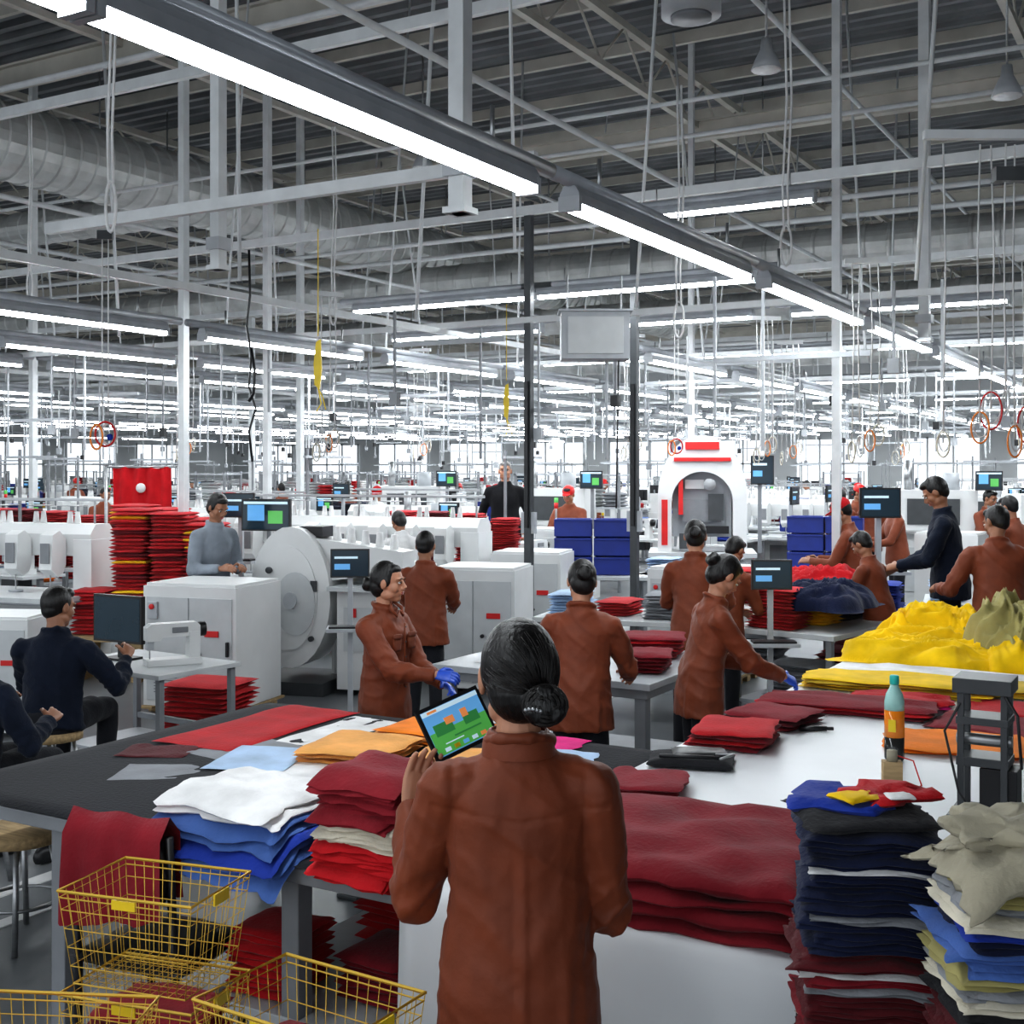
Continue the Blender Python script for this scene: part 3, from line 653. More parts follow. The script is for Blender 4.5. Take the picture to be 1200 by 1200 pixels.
def embroidery(b,n=7,L=3.2):
    b.box((0,0,.40),(L,.5,.72),white); b.box((0,-.25,.80),(L+.2,1.0,.05),offw); b.box((0,-.25,.77),(L+.22,1.02,.02),grey)
    for x in(-L/2+.1,L/2-.1): b.box((x,.12,1.05),(.22,.4,.6),white); b.box((x,-.5,.38),(.08,.08,.74),grey)
    b.prism([(-.06,1.18),(.28,1.18),(.30,1.42),(.22,1.50),(-.0,1.50),(-.08,1.40)],'x',-L/2,L/2,white)
    for i in range(n):
        x=-L/2+.35+i*(L-.7)/(n-1)
        b.prism([(-.10,1.10),(-.10,1.36),(-.20,1.44),(-.30,1.40),(-.32,1.06),(-.22,.98),(-.14,1.02)],'x',x-.075,x+.075,white)
        b.box((x,-.325,1.22),(.11,.01,.2),grey); b.cyl((x,-.24,.84),(x,-.24,1.0),.008,steel,n=6); b.cyl((x,-.24,.826),(x,-.24,.85),.07,ltgrey)
        for j in(-.045,.045): b.cyl((x+j,.12,1.5),(x+j,.12,1.62),.035,whitef,r1=.022,n=8)
        b.box((x,.12,1.68),(.2,.2,.01),steel)
    b.box((0,.12,1.74),(L,.03,.03),steel)
    for x in(-L/2+.1,0,L/2-.1): b.cyl((x,.12,1.5),(x,.12,1.75),.012,steel,n=6)
    b.box((L/2-.4,-.255,.5),(.3,.012,.12),redp); b.box((-L/2+.5,-.256,.5),(.5,.01,.3),ltgrey); b.box((0,-.256,.45),(.6,.01,.4),grey)
def cabinet(b,w=.85,d=.7,h=1.05,pal=True,red=True):
    z=0
    if pal:
        for y in(-.3,0,.3): b.box((0,y*d,.03),(w*1.05,.09,.05),wood)
        for i in range(5): b.box((-w*.45+i*w*.225,0,.065),(.12,d*1.1,.02),wood)
        z=.078
    else:
        for x in(-w*.4,w*.4):
            for y in(-d*.4,d*.4): b.cyl((x,y,0),(x,y,.06),.03,blackp)
        z=.05
    b.box((0,0,z+h/2),(w,d,h),white); b.box((0,-d/2-.004,z+h*.48),(w*.92,.01,h*.86),offw); b.box((0,-d/2-.012,z+h*.48),(.006,.004,h*.86),grey)
    b.box((-w*.38,-d/2-.02,z+h*.80),(.09,.025,.14),ltgrey); b.cyl((-w*.38,-d/2-.03,z+h*.83),(-w*.38,-d/2-.05,z+h*.83),.022,redp if red else blackp); b.box((w*.25,-d/2-.015,z+h*.62),(.13,.012,.05),redp)
    b.cyl((w*.12,-d/2-.015,z+h*.45),(w*.12,-d/2-.04,z+h*.45),.018,blackp); b.box((w*.42,-d/2-.02,z+h*.5),(.02,.03,.12),blackp)
    for i in range(6): b.box((-w*.25,-d/2-.013,z+h*.12+i*.025),(w*.25,.006,.008),grey)
    b.box((0,0,z+h+.012),(w*.96,d*.94,.024),white); b.box((-w/2-.006,0,z+h*.75),(.012,d*.3,.2),grey)
    b.box((-w/2-.01,-d*.1,z+h*.3),(.02,d*.6,.02),grey); b.cyl((-w/2-.02,-d*.25,z+h*.6),(-w/2,-d*.25,z+h*.6),.03,blackp)
def roundmc(b):
    b.box((0,0,.06),(.75,.8,.12),dgrey)
    prof=[]
    for i in range(28):
        t=2*math.pi*i/28; r=.50*(1+.10*math.cos(t-2.2)); prof.append((math.cos(t)*r*.80,.82+math.sin(t)*r*1.30))
    b.prism([(x,max(z,.12)) for x,z in prof],'y',-.24,.24,white,True)
    b.prism([(x*.72-.02,.84+(z-.84)*.74) for x,z in prof],'y',-.252,-.24,white,True); b.prism([(x*.5+.05,.80+(z-.84)*.45) for x,z in prof],'y',-.262,-.252,offw,True); b.prism([(x*.16,.84+(z-.84)*.12) for x,z in prof],'y',-.285,-.262,ltgrey,True)
    b.cyl((-.22,-.25,1.12),(-.22,-.28,1.12),.03,dgrey); b.cyl((.2,-.25,.5),(.2,-.28,.5),.025,dgrey); b.box((.22,-.25,.98),(.06,.02,.10),dgrey)
    b.prism([(-.12,1.32),(.15,1.42),(1.05,1.30),(1.05,1.12),(.3,1.02),(.25,.9),(-.05,1.0)],'y',-.16,.16,white)
    b.box((.12,0,1.47),(.26,.25,.10),blackp); b.cyl((-.35,0,1.3),(-.35,0,1.5),.02,grey); monitor_geo(b,-.35,-.05,1.47,.50,.30,0,scr_dark,False,kind=1)
    for i in range(5): b.cyl((.35+i*.14,0,1.36-.018*i),(.35+i*.14,0,1.52-.018*i),.045,whitef,r1=.028,n=10)
    b.box((.7,0,.5),(.5,.5,.9),white); b.box((.7,-.26,.6),(.36,.012,.4),offw); b.box((.75,-.02,.97),(.7,.7,.04),offw); b.box((.62,-.27,.75),(.05,.02,.08),redp)
def arched(b):
    b.box((0,0,.45),(1.3,1.0,.9),white); b.box((0,-.05,.93),(1.4,1.1,.06),offw)
    out=[];inn=[]
    for i in range(17):
        t=math.pi*i/16; out.append((math.cos(t)*.58,1.70+math.sin(t)*.80)); inn.append((math.cos(t)*.40,1.62+math.sin(t)*.40))
    for i in range(16):
        q=[out[i],out[i+1],inn[i+1],inn[i]]; b.prism(q,'y',-.42,.42,white)
    b.prism([(.40,.95),(.58,.95),(.58,1.71),(.40,1.63)],'y',-.42,.42,white); b.prism([(-.58,.95),(-.40,.95),(-.40,1.63),(-.58,1.71)],'y',-.42,.42,white)
    b.box((0,-.44,2.36),(.44,.04,.10),redp); b.box((0,-.44,2.18),(.74,.05,.05),redp); b.box((-.49,-.44,1.35),(.08,.03,.6),redp); b.box((-.28,-.3,1.7),(.06,.2,.5),redp)
    b.box((0,.1,1.60),(.78,.5,.9),ltgrey); b.box((0,-.1,1.5),(.5,.3,.3),grey); b.box((.18,-.26,1.55),(.2,.05,.35),dgrey); b.cyl((0,-.1,1.0),(0,-.1,1.4),.05,steel); b.box((0,-.1,1.0),(.6,.5,.06),steel)
    b.box((.1,-.3,1.25),(.5,.08,.1),blackp); b.box((-.2,-.35,1.1),(.2,.1,.2),dgrey); b.cyl((.1,-.3,1.85),(.1,-.36,1.85),.08,steel); b.box((-.1,-.2,1.85),(.25,.1,.12),white)
    b.box((.75,-.3,1.5),(.05,.05,1.1),grey); monitor_geo(b,.78,-.34,1.85,.30,.38,0,scr_dark,False,kind=2)
    for x in(-.2,.0,.2): b.cyl((x,.1,2.48),(x,.1,2.58),.04,ltgrey)
def gtable(b,seed,cols,w=1.6,d=.8,mx=18):
    rr=random.Random(seed); b.box((0,0,.80),(w,d,.04),offw)
    for x in(-w/2+.06,w/2-.06):
        for y in(-d/2+.06,d/2-.06): b.box((x,y,.39),(.05,.05,.78),grey)
    b.box((0,0,.25),(w-.1,d-.1,.03),ltgrey)
    x=-w/2+.22
    while x<w/2-.15:
        c=rr.choice(cols); n=rr.randint(max(3,mx//3),mx); b.stack(x,rr.uniform(-.12,.12),.82,.32,.42,[(c if rr.random()<.8 else rr.choice(cols),.026)]*n,rr.uniform(-.1,.1),.014,seed+int(x*10),5)
        x+=.42
    for k in range(2): b.stack(-w/4+k*w/2,0,.265,.4,.5,[(rr.choice(cols),.035)]*8,0,.02,seed+k,5)
def bins(b,nx=2,nz=3,m=bluep):
    for i in range(nx):
        for k in range(nz):
            x=(i-(nx-1)/2)*.46; z=k*.22
            b.box((x,0,z+.02),(.40,.30,.03),m)
            for sx,sy,w,d in((0,-.15,.42,.02),(0,.15,.42,.02),(-.21,0,.02,.30),(.21,0,.02,.30)): b.box((x+sx,sy,z+.11),(w,d,.20),m)
            b.box((x,-.16,z+.20),(.44,.025,.025),m); b.box((x,.16,z+.20),(.44,.025,.025),m)
            b.slab((x,0,z+.16),.34,.26,.08,navyf,0,5,.02,i+k*3)
def proto(name,fn,loc,rz=0,bevel=.006):
    b=MB(); fn(b); return b.obj(name,loc,rz,bevel)
cab=proto('machine_control_cabinet',lambda b:cabinet(b,.88,.75,1.0),(-7.45,7.80,0),rad(12),.012)
rm=proto('rounded_sewing_machine',roundmc,(-7.45,8.98,0),rad(15),.008)
cab2=proto('machine_control_cabinet',lambda b:cabinet(b,.78,.7,1.08,False,False),(-6.95,9.6,0),rad(10),.012)
inst(cab2,(-5.98,9.83,0),rad(15)); inst(cab2,(-6.6,11.9,0),rad(15)); inst(cab,(-4.4,11.4,0),rad(0)); inst(cab2,(-8.25,6.35,0),rad(25),(.8,.8,.8))
emb=proto('embroidery_machine',embroidery,(-8.7,11.4,0),rad(8),.006)
inst(emb,(-11.3,8.2,0),rad(12)); inst(emb,(-12.2,12.8,0),rad(0))
arc=proto('arched_press_machine',arched,(-6.05,15.6,0),rad(22),.015)
def redwall(b):
    b.box((0,0,.42),(1.5,.7,.05),wood)
    for x in(-.6,0,.6): b.box((x,0,.2),(.1,.6,.4),wood)
    for k,(x,n) in enumerate(((-.50,12),(-.1,34),(.28,33),(.6,30))):
        rr=random.Random(k+90); L=[]
        for i in range(n): L.append((redf if rr.random()<.78 else yellowf if rr.random()<.4 else maroon,.036))
        b.stack(x,0,.445,.36,.5,L,0,.016,70+k,6)
rw=proto('red_garment_stack',redwall,(-9.15,8.65,0),rad(28),.003); inst(rw,(-10.2,9.6,0),rad(20))
b=MB(); gtable(b,3,[redf,redf,maroon],1.9,.8,32); gt1=b.obj('garment_sorting_table',(-7.9,12.5,0),rad(20),.004)
inst(gt1,(-12.9,10.6,0),rad(20))
def bint(b):
    b.box((0,0,.80),(1.3,.7,.04),offw)
    for x in(-.6,.6):
        for y in(-.3,.3): b.box((x,y,.39),(.05,.05,.78),grey)
    b.T=Matrix.Translation((0,0,.82)); bins(b,2,3); b.T=None
bn=proto('blue_storage_bin',bint,(-6.35,12.9,0),rad(25),.004); inst(bn,(-4.2,15.0,0),rad(10))
b=MB(); b.box((-3.48,6.95,.83),(1.46,1.3,.04),ltgrey); b.box((-3.48,6.95,.78),(1.40,1.24,.05),grey)
for xx in(-4.13,-2.83):
    for yy in(6.38,7.52): b.box((xx,yy,.38),(.07,.07,.76),grey)
b.box((-3.48,6.95,.25),(1.3,1.1,.03),ltgrey); b.obj('packing_table',bevel=.004)
sheet('white_paper_pattern',-3.7,6.8,.7,.6,whitef,.006,.1,seed=31); sheet('blue_folded_garment',-3.95,7.25,.34,.36,[bluef,navyf],.02,.1,seed=32,lay=5); sheet('red_folded_garment',-3.2,7.3,.4,.36,[redf,maroon],.024,.2,seed=33,lay=6); sheet('red_folded_garment',-2.98,6.75,.26,.34,[maroon],.024,.2,seed=34,lay=5)
b=MB(); gtable(b,14,[redf,maroon,royal,navyf,greyf,yellowf,whitef],1.7,.9,12); gt3=b.obj('garment_table',(-3.2,10.9,0),rad(5),.004)
b=MB(); gtable(b,9,[redf,maroon,navyf,ltblue,greyf],1.5,.9,9); gt2=b.obj('garment_table',(-4.3,9.5,0),rad(10),.004)
inst(gt3,(-2.75,9.9,0),rad(80)); inst(gt2,(-1.7,12.2,0),rad(10)); inst(gt3,(-.6,11.4,0),rad(100)); inst(gt2,(-5.2,13.6,0),rad(0))
heap('blue_fabric_heap',-2.7,9.6,.7,.9,.2,navyf,31,z=.97,n=50); heap('red_fabric_heap',-3.0,10.6,.8,.7,.2,redf,35,z=1.0,n=50)
b=MB(); b.box((0,0,.74),(1.05,.7,.03),offw)
for x in(-.48,.48):
    for y in(-.3,.3): b.box((x,y,.36),(.04,.04,.73),grey)
b.box((0,.3,.3),(1.0,.03,.04),grey); b.box((0,0,.2),(.95,.6,.02),ltgrey); b.obj('computer_desk',(-6.25,5.92,0),rad(-4),.003)
b=MB(); monitor_geo(b,0,0,0,.46,.32,0,scr_dark,True); b.obj('computer_monitor',(-6.48,5.88,.755),rad(0),.006)
b=MB(); sewing_head(b,0,0,0,0,.75); b.obj('sewing_machine',(-6.02,5.92,.755),rad(60),.006)
b=MB(); b.stack(0,0,0,.55,.5,[(redf,.035)]*14,0,.012,91,6); b.obj('red_garment_stack',(-6.5,6.75,0),.2)
def stool(b):
    b.cyl((0,0,.44),(0,0,.49),.18,wood,n=20)
    for i in range(4):
        t=math.pi/4+i*math.pi/2; b.tube([(math.cos(t)*.12,math.sin(t)*.12,.45),(math.cos(t)*.2,math.sin(t)*.2,0)],.014,steel,6)
    b.tube([(math.cos(t)*.17,math.sin(t)*.17,.18) for t in [2*math.pi*i/16 for i in range(16)]],.008,steel,5,closed=True)
st=proto('work_stool',stool,(-6.05,4.97,-.0),0,0); inst(st,(-5.36,3.90,0)); inst(st,(-4.52,3.55,0))
# ------------------------------------------------------------------ background field
ws=[]
for i,cols in enumerate(([redf]*5,[navyf]*4+[bluef]*2,[maroon]*6,[whitef,ltblue,whitef],[yellowf]*3+[redf]*2,[greenf]*3+[greyf]*3)):
    b=MB(); workstation(b,cols,100+i,(0,1,0,0,2,0)[i]); ws.append(b.mesh('sewing_workstation'))
b=MB(); gtable(b,22,[redf,maroon,navyf,bluef,whitef]); gtA=b.mesh('garment_table')
b=MB(); gtable(b,27,[redf,greyf,maroon,royal,orangef]); gtB=b.mesh('garment_table')
b=MB(); cabinet(b,.8,.7,1.15,False); b.cyl((.2,0,1.2),(.2,0,1.65),.015,steel); b.cyl((.2,0,1.5),(.2,0,1.58),.03,redp); b.cyl((.2,0,1.58),(.2,0,1.65),.03,scr_green); cabA=b.mesh('control_cabinet')
b=MB(); embroidery(b,5,2.3); embA=b.mesh('embroidery_machine')
b=MB(); b.box((0,0,.02),(.5,.5,.04),grey); b.box((0,0,.8),(.05,.05,1.6),ltgrey); b.box((0,-.1,1.0),(.45,.35,.03),ltgrey); monitor_geo(b,0,-.06,1.5,.38,.28,0,scr_dark,False,kind=2); b.box((0,-.15,1.025),(.4,.15,.02),blackp); monA=b.mesh('monitor_stand')
b=MB(); bint(b); binA=b.mesh('blue_storage_bin')
def tallrack(b,seed):
    r2=random.Random(seed)
    for x in(-.6,.6):
        for y in(-.25,.25): b.box((x,y,1.0),(.04,.04,2.0),grey)
    for z in(.3,.85,1.4,1.95):
        b.box((0,0,z),(1.24,.54,.03),ltgrey)
        if z<1.9:
            for k in range(3):
                c=r2.choice([redf,navyf,whitef,bluep,yelp,greyf,greenp,orangep,offw]); n_=r2.randint(2,6)
                b.stack(-.4+k*.4,0,z+.016,.32,.4,[(c,.06)]*n_,0,.01,seed+k,4)
b=MB(); tallrack(b,4); rkA=b.mesh('storage_shelf'); b=MB(); tallrack(b,9); rkB=b.mesh('storage_shelf')
def ctrlmc(b):
    b.box((0,0,.45),(1.1,.8,.9),white); b.box((0,.1,1.15),(1.0,.5,.5),white); b.box((0,-.16,1.15),(.6,.02,.3),dgrey); b.box((0,-.41,.5),(.7,.02,.5),offw); b.box((.42,-.42,.72),(.1,.02,.12),redp)
    b.cyl((-.3,.1,1.4),(-.3,.1,1.75),.05,steel); b.cyl((.2,.1,1.4),(.2,.1,1.6),.1,ltgrey); b.box((.62,-.2,1.2),(.04,.04,.6),grey); monitor_geo(b,.62,-.25,1.4,.30,.22,0,scr_dark,False,kind=1); b.box((0,-.3,.92),(1.1,.4,.03),steel)
b=MB(); ctrlmc(b); cmA=b.mesh('finishing_machine')
rr=random.Random(42)
lib=[(ws,'sewing_workstation',7),([gtA,gtB],'garment_table',3.4),([cabA],'control_cabinet',1.6),([embA],'embroidery_machine',1.6),([monA],'monitor_stand',1.2),([binA],'blue_storage_bin',1),([rkA,rkB],'storage_shelf',1.8),([cmA],'finishing_machine',2.5)]
wts=[l[2] for l in lib]
fixed=((-6.05,15.6,1.6),(-9.2,17.2,1.3),(-3.6,18.5,1.3),(-12.5,18,1.3),(-1.6,16.,1.3),(-4.2,15.,1.2),(-12.2,12.8,2.0))
yy=3.0
while yy<50:
    xx=-46.
    while xx<6:
        d=-.5*xx+.866*yy; X=.866*xx+.5*yy
        if d>14.8 and d<52 and abs(X)<.50*d and not any(abs(xx-a)<c and abs(yy-e)<c for a,e,c in fixed) and rr.random()<.96:
            ms,nm,_=rr.choices(lib,wts)[0]
            if nm=='storage_shelf' and d<20: ms,nm=ws,'sewing_workstation'
            me=rr.choice(ms); em=nm=='embroidery_machine'
            o=bpy.data.objects.new(nm,me); o.location=(xx+(.45 if em else 0)+rr.uniform(-.05,.05),yy+rr.uniform(-.1,.1),0)
            o.rotation_euler[2]=(0 if em else rr.choice([0,0,rad(90),rad(180)]))+rad(rr.uniform(-3,3)); sc.collection.objects.link(o)
            xx+=.95 if em else 0
        xx+=1.75
    yy+=1.75 if yy<25 else 2.3
for (x,y,s,r_) in((-2.9,12.2,1.05,30),(-2.86,8.75,.78,30),(-5.95,7.75,.80,35),(-9.7,10.6,1.,20)):
    o=bpy.data.objects.new('monitor_stand',monA); o.location=(x,y,0); o.rotation_euler[2]=rad(r_); o.scale=(s,s,s); sc.collection.objects.link(o)
for (x,y,r_) in((-9.2,17.2,10),(-3.6,18.5,10),(-12.5,18,20),(-1.6,16.,30)):
    o=bpy.data.objects.new('finishing_machine',cmA); o.location=(x,y,0); o.rotation_euler[2]=rad(r_); o.scale=(1.2,1.2,1.25); sc.collection.objects.link(o)
b=MB()
for x in(-.45,.45): b.cyl((x,0,0),(x,0,2.1),.02,steel)
b.cyl((-.45,0,2.08),(.45,0,2.08),.015,steel)
vs=[];fs=[]
for j in range(7):
    for i in range(25):
        u=-1+i/12; vs.append((u*.36,.03*math.sin(u*13+j*.2),2.07-.11*j+.01*math.sin(u*9)))
for j in range(6):
    for i in range(24): a=j*25+i; fs.append((a,a+1,a+26,a+25))
b.add(vs,fs,redf,True); b.cyl((.0,-.055,1.82),(.0,-.04,1.82),.06,whitef)
b.obj('hanging_red_cloth_rack',(-11.5,10.8,0),rad(28))

# ------------------------------------------------------------------ overhead fittings
def box_hang(b):
    b.box((0,0,0),(.55,.3,.38),ltgrey); b.box((0,-.155,0),(.45,.01,.3),offw); b.box((0,0,.2),(.6,.34,.02),ltgrey)
    for x in(-.22,.22): b.cyl((x,0,.2),(x,0,.5),.01,steel,n=6)
    b.cyl((.1,0,-.19),(.1,0,-1.0),.015,ltgrey,n=6); b.cyl((.2,.02,-.19),(.18,.02,-1.4),.008,blackp,n=6)
one('overhead_junction_box',box_hang,loc=(-4.42,9.0,3.13),rz=rad(30),bevel=.008)
def highbay(b):
    b.loft([b.ring((0,0,z),(r,0,0),(0,r,0),20) for r,z in((.15,0),(.12,.08),(.06,.20),(.05,.30))],ltgrey); b.cyl((0,0,-.01),(0,0,.0),.14,whitef); b.cyl((0,0,.3),(0,0,1.8),.012,steel,n=6)
hb=proto('high_bay_lamp',highbay,(-3.83,11.6,5.95),0,0); inst(hb,(-1.8,12.8,5.7)); inst(hb,(-9.5,14,6.2)); inst(hb,(-6,18,6.2))
def speaker(b): b.cyl((0,0,0),(0,0,.22),.22,ltgrey,n=24); b.cyl((0,0,.22),(0,0,.28),.16,ltgrey,n=24); b.cyl((0,0,-.03),(0,0,0),.15,grey,n=24); b.cyl((0,0,.28),(0,0,2.5),.02,steel,n=6)
proto('ceiling_fan_unit',speaker,(-3.36,8.45,5.38),0,0)
def loop(b,x,y,zt,zb,r,m,seed=0):
    rr=random.Random(seed); n=24
    b.tube([(x,y,zt),(x+rr.uniform(-.02,.02),y,(zt+zb)/2+.2),(x,y,zb+r*2)],.0055,whitecl,5)
    a=rr.uniform(0,3); b.tube([(x+math.cos(a)*math.sin(t)*r,y+math.sin(a)*math.sin(t)*r,zb+r*1.8-math.cos(t)*r*1.8) for t in [2*math.pi*i/n for i in range(n)]],.0055,m,5,closed=True)
    b.tube([(x+math.cos(a)*math.sin(t)*r*.8+.01,y+.012+math.sin(a)*math.sin(t)*r,zb+.03+r*1.7-math.cos(t)*r*1.6) for t in [2*math.pi*i/n for i in range(n)]],.005,whitecl,5,closed=True)
b=MB()
b.box((0,0,1.85),(.9,.05,.05),framew); b.box((.1,0,1.62),(.3,.08,.08),dgrey)
for k,(x,m) in enumerate(((-.34,creamf),(-.12,orangep),(-.05,redp),(.02,whitecl),(.08,orangep),(.16,redp),(.26,whitecl),(.34,creamf))):
    loop(b,x,.02*(k%3),1.8,.0+.08*(k%4),.04+.010*(k%3),m,k)
hc1=b.obj('hanging_hose_coil',(-1.08,7.5,2.12),rad(30))
b=MB(); b.box((0,0,1.45),(.3,.04,.04),framew)
for k,(x,m) in enumerate(((-.10,creamf),(-.04,whitecl),(.03,orangep),(.09,creamf))): loop(b,x,.02*k,1.45,.04*k,.042,m,k+20)
hc2=b.obj('hanging_hose_coil',(-2.2,8.9,2.1),rad(20))
for p,r_ in(((-3.9,11.8,2.1),40),((-5.9,13,2.15),40),((-6.7,8.4,2.12),60),((-9,13.2,2.15),10),((-1.2,10,2.2),10),((-11,11,2.15),10),((-4.4,14.2,2.1),10),((-3.1,14.2,2.1),50)): inst(hc2,p,rad(r_))
def reel(b):
    b.box((0,0,1.3),(.10,.03,.06),dgrey)
    for x in(-.02,.02): b.cyl((x,0,.12),(x,0,1.3),.005,whitecl,n=5)
    b.tube([(math.cos(t)*.065,0,math.sin(t)*.08) for t in [2*math.pi*i/20 for i in range(20)]],.007,redp,8,closed=True); b.tube([(math.cos(t)*.05+.02,.02,math.sin(t)*.07) for t in [2*math.pi*i/20 for i in range(20)]],.008,whitecl,8,closed=True); b.tube([(math.cos(t)*.04-.05,-.02,math.sin(t)*.08-.02) for t in [2*math.pi*i/20 for i in range(20)]],.007,orangep,8,closed=True); b.ell((.03,0,-.02),(.022,.012,.022),royal)
rl=proto('air_hose_reel',reel,(-6.30,5.60,2.28),rad(30),0); inst(rl,(-5.1,12.4,2.3),rad(20))
def balancer(b):
    b.cyl((0,0,.4),(0,0,1.1),.004,yelp,n=5); b.prism([(-.012,.36),(.018,.38),(.025,.18),(.012,.05),(-.022,.08),(-.028,.22)],'y',-.015,.015,yelp); b.tube([(0,0,.06),(.02,0,-.04),(-.015,0,-.1)],.005,yelp); b.tube([(-.02,0,.1),(.03,0,.0),(.05,0,-.08)],.004,yelp)
bal=proto('yellow_tool_balancer',balancer,(-5.1,6.3,2.52),rad(30),.003); inst(bal,(-5.6,9.6,2.45),rad(30))
b=MB(); b.tube([(0,0,1.4),(.01,0,1.1),(-.02,0,.9),(.02,0,.7),(.0,0,.5),(.04,.02,.35),(0,0,.2),(.03,0,0)],.008,blackp,6); b.tube([(.02,0,.75),(.05,0,.6),(.04,0,.45),(.0,0,.4)],.010,blackp,6); b.obj('black_hanging_cable',(-5.56,6.15,2.1))
b=MB()
for x in(-.015,.02): b.tube([(x,0,2.0),(x+.02,0,1.2),(x-.01,0,.6),(x,0,.3)],.008,whitecl,6)
b.tube([(math.cos(t)*.04,0,.2+math.sin(t)*.14) for t in [2*math.pi*i/16 for i in range(16)]],.009,whitecl,6,closed=True); hw=b.obj('white_hanging_cable',(-5.3,4.75,3.3)); inst(hw,(-3.6,8.8,3.0)); inst(hw,(-2.6,8.3,3.4)); inst(hw,(-.9,7.4,3.0)); inst(hw,(-7.5,9.5,3.4)); inst(hw,(-9.8,7.8,3.6))

# ------------------------------------------------------------------ people placement
def hero_extra(D,U,s):
    rg=[];n=22
    for z,a,c in((1.420,.084,.080),(1.450,.081,.077),(1.474,.069,.066),(1.476,.061,.058),(1.450,.066,.062)):
        rg.append([U(math.cos(2*math.pi*i/n)*a,-.008+math.sin(2*math.pi*i/n)*c,z) for i in range(n)])
    D.loft([[p*s for p in r] for r in rg],brown,True,False)
    w=Vector((.132,.12,.04)).normalized(); hh=Vector((-.045,.045,.13)); hh=(hh-w*hh.dot(w)).normalized(); nn=w.cross(hh)
    c=Vector((-.155,.37,1.40)); M=Matrix((w,hh,nn)).transposed().to_4x4(); M.translation=c
    D.T=M; W,H=.205,.14
    D.box((0,0,0),(W,H,.008),blackp); D.box((0,0,-.005),(W*.98,H*.98,.003),grey); D.box((0,0,.0045),(W-.02,H-.02,.001),scr_blue)
    D.box((0,-.028,.0055),(W-.02,H*.42,.001),scr_green)
    D.box((-.045,.004,.0060),(.06,.03,.001),scr_g2); D.box((.045,.002,.0060),(.05,.026,.001),scr_g2); D.box((-.02,.018,.0064),(.03,.018,.001),scr_or); D.box((.03,.02,.0064),(.02,.022,.001),scr_or)
    D.box((.0,.053,.0062),(W-.02,.012,.001),scr_white); D.box((-.06,.053,.0068),(.03,.006,.001),scr_or)
    for k in range(5): D.box((-.06+.03*k,-.048,.0062),(.018,.010,.001),(scr_white,yelp,scr_blue,scr_white,scr_or)[k])
    D.box((.02,-.024,.0062),(.09,.004,.001),scr_g2); D.box((-.03,-.034,.0062),(.06,.003,.001),scr_white)
    D.T=None
    for i in range(5): D.ell(U(.015+.008*i,-.150+.003*abs(i-2),1.545+.003*math.sin(i))*s,(.005,.004,.005),steel)
put('woman_with_tablet',-1.367,2.397,30,H=1.69,hair='bun',bun=(.038,-.112,-.060),head=(6,12,0),wl=(-.268,.275,1.222),wr=(.12,.27,1.08),vox=.006,fold=.0075,extra=hero_extra,
    hl=((.25,.22,.93),(.5,-.7,.4)),curl=.30,strands=True,shw=.168,sk=skin,hk=1.09,arm=.30,pole=(.28,-.35,-.9),poleL=(.05,-.40,-.9),seams=True)
put('woman_in_brown_shirt',-3.80,5.25,30-118,H=1.56,hair='bun',head=(14,4,0),wl=(-.08,.34,1.02),wr=(.10,.40,1.10),gl=glove,gr=glove,vox=.008,fold=.009,bun=(0,-.118,-.02),pocket=True)
put('woman_in_brown_shirt',-2.83,5.60,22,H=1.58,hair='bun',lean=8,head=(12,18,0),wl=(-.2,.42,1.12),wr=(.25,.40,1.02),vox=.009,fold=.010,bun=(0,-.115,.01))
put('woman_with_blue_gloves',-2.42,6.2,30-80,H=1.60,hair='bun',lean=12,head=(5,32,0),wl=(-.10,.42,1.02),wr=(.12,.46,1.0),gl=glove,gr=glove,vox=.009,fold=.010,bun=(0,-.118,.02))
put('worker_in_brown_shirt',-5.24,7.75,20,H=1.57,hair='short',fem=False,head=(0,15,0),wl=(-.15,.4,1.05),wr=(.15,.4,1.05),vox=.013,fold=.009,sk=skin2)
put('worker_in_brown_shirt',-3.25,8.25,20,H=1.68,hair='bun',lean=5,head=(0,20,0),wl=(-.15,.4,1.05),wr=(.2,.4,1.05),vox=.013,fold=.009)
put('worker_in_brown_shirt',-3.35,9.1,-20,H=1.53,hair='short',fem=False,lean=12,head=(0,25,0),wl=(-.15,.4,1.0),wr=(.2,.4,1.0),vox=.016,sk=skin2)
b=MB(); b.box((0,0,.06),(.9,.6,.12),dgrey); b.box((0,0,.125),(.86,.56,.01),blackp); b.obj('standing_platform',(-1.93,10.66,0),rad(30),.004)
put('man_in_navy_shirt',-1.93,10.62,30+70,z=.13,H=1.86,shirt=navycl,hair='short',fem=False,lean=8,head=(0,28,0),wl=(-.1,.38,1.02),wr=(.15,.40,.98),vox=.012,fold=.009,sk=skin2)
put('worker_in_brown_shirt',-1.42,9.75,20,H=1.78,hair='short',fem=False,lean=10,head=(35,15,0),wl=(-.38,.30,1.08),wr=(.2,.42,1.1),vox=.012,fold=.010,sk=skin2)
put('worker_in_brown_shirt',-2.42,10.25,80,H=1.55,hair='short',lean=14,fem=False,head=(0,25,0),wl=(-.15,.42,1.0),wr=(.2,.42,1.0),vox=.016,sk=skin2)
put('worker_in_brown_shirt',-3.07,12.1,95,H=1.77,hair='cap',capm=redf,lean=12,fem=False,head=(0,20,0),wl=(-.15,.42,1.1),wr=(.2,.42,1.1),vox=.018,sk=skin2)
put('seated_man_in_dark_shirt',-6.05,4.97,24,H=1.78,sit=True,shirt=navycl,pants=trous,hair='short',fem=False,lean=6,head=(-30,8,0),wl=(-.14,.36,.84),wr=(.30,.34,.84),vox=.010,fold=.011,sk=skin2)
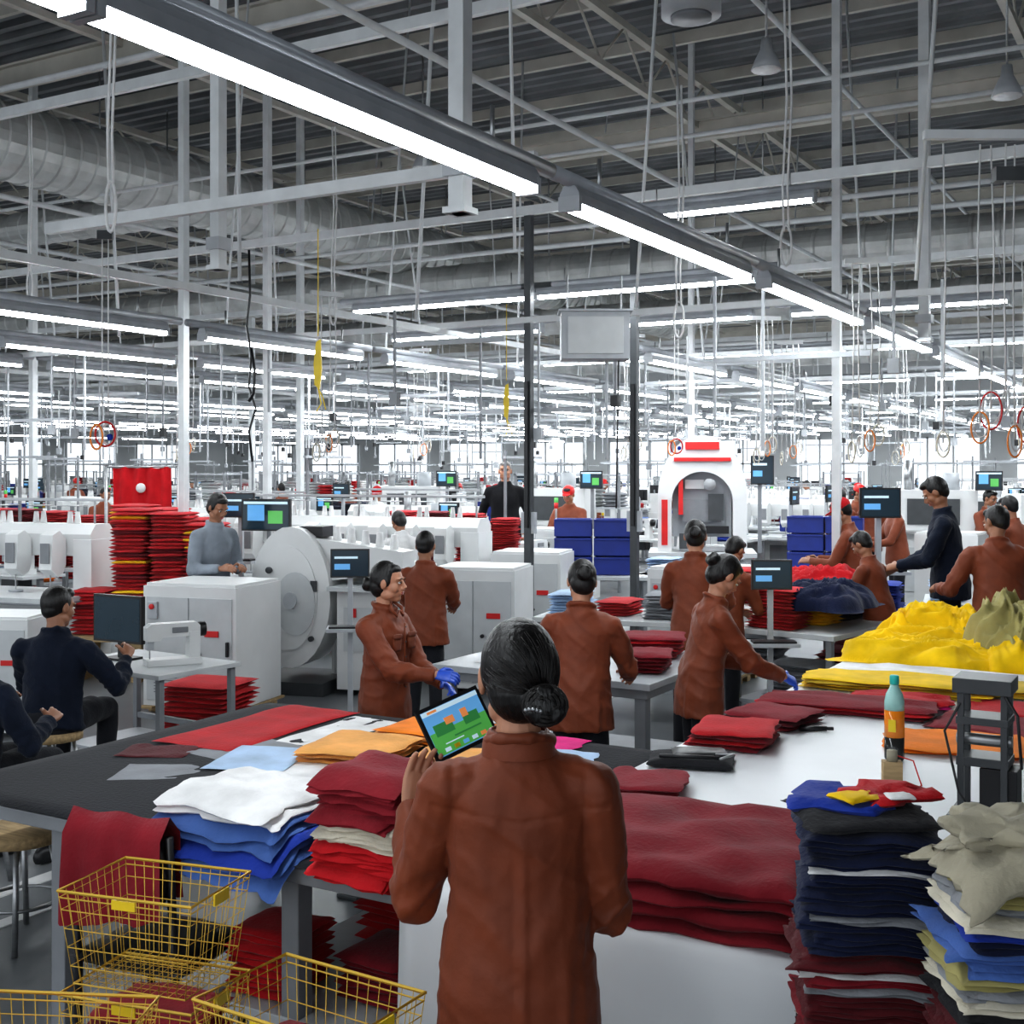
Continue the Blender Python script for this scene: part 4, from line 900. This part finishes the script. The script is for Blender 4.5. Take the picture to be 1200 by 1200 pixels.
put('seated_man_in_dark_shirt',-5.36,3.90,10,H=1.74,sit=True,shirt=navycl,pants=trous,hair='short',fem=False,lean=4,head=(10,8,0),wl=(-.12,.30,.80),wr=(.2,.34,.74),vox=.012,fold=.010,sk=skin2)
put('man_in_grey_shirt',-8.0,8.35,-100,H=1.83,shirt=greycl,hair='short',fem=True,shw=.17,lean=6,head=(0,22,0),wl=(-.10,.28,1.08),wr=(.12,.28,1.08),vox=.014,sk=skin2)
put('worker_in_white_shirt',-7.45,10.65,60,H=1.62,shirt=whitecl,hair='short',lean=14,head=(0,25,0),wl=(-.15,.4,1.05),wr=(.2,.4,1.05),vox=.018,sk=skin2)
b=MB(); b.box((0,0,.15),(1.2,.9,.3),grey); b.box((0,0,.305),(1.15,.85,.01),blackp); b.obj('standing_platform',(-8.1,13.85,0),rad(30),.004)
put('man_in_black_suit',-8.1,13.85,30+180,z=.31,H=1.84,shirt=blackcl,pants=blackcl,hair='short',fem=False,head=(0,0,0),hm=greyhair,vox=.018)
far=[]
for i,(x,y,yw,h,sh) in enumerate(((-8.3,16.1,190,1.8,brown),(-6.9,17.3,40,1.75,whitecl),(-3.6,16.2,120,1.75,brown),(-1.9,14.2,70,1.76,brown),(-13.5,13.0,20,1.7,navycl),(-4.9,18.5,60,1.75,brown),(-12.6,17.2,200,1.75,whitecl),(-10.5,19.7,100,1.75,brown))):
    far.append(put('distant_worker',x,y,yw,H=h,shirt=sh,hair='short' if i%2 else 'cap',capm=redf if i%4==2 else None,fem=False,lean=6,head=(0,15,0),wl=(-.15,.4,1.05),wr=(.2,.4,1.05),vox=.022,sk=skin2))
rr=random.Random(77)
for i in range(26):
    d=rr.uniform(17,34); X=rr.uniform(-.4,.42)*d
    inst(rr.choice(far),(.866*X-.5*d,.5*X+.866*d,0),rr.uniform(0,6.28))

# ------------------------------------------------------------------ world, camera
w=bpy.data.worlds.new('World'); sc.world=w; w.use_nodes=True; w.node_tree.nodes['Background'].inputs[0].default_value=(.88,.94,1,1); w.node_tree.nodes['Background'].inputs[1].default_value=1.15
cam=bpy.data.cameras.new('camera'); co=bpy.data.objects.new('camera',cam); sc.collection.objects.link(co)
co.location=(0,0,2.05); co.rotation_euler=(rad(90),0,rad(30)); cam.lens=43.08; cam.sensor_width=36; cam.shift_y=-.0417; cam.clip_end=200
sc.camera=co
sc.view_settings.view_transform='Standard'; sc.view_settings.exposure=.42
try: sc.view_settings.look='Medium High Contrast'
except Exception as e: print('look',e)
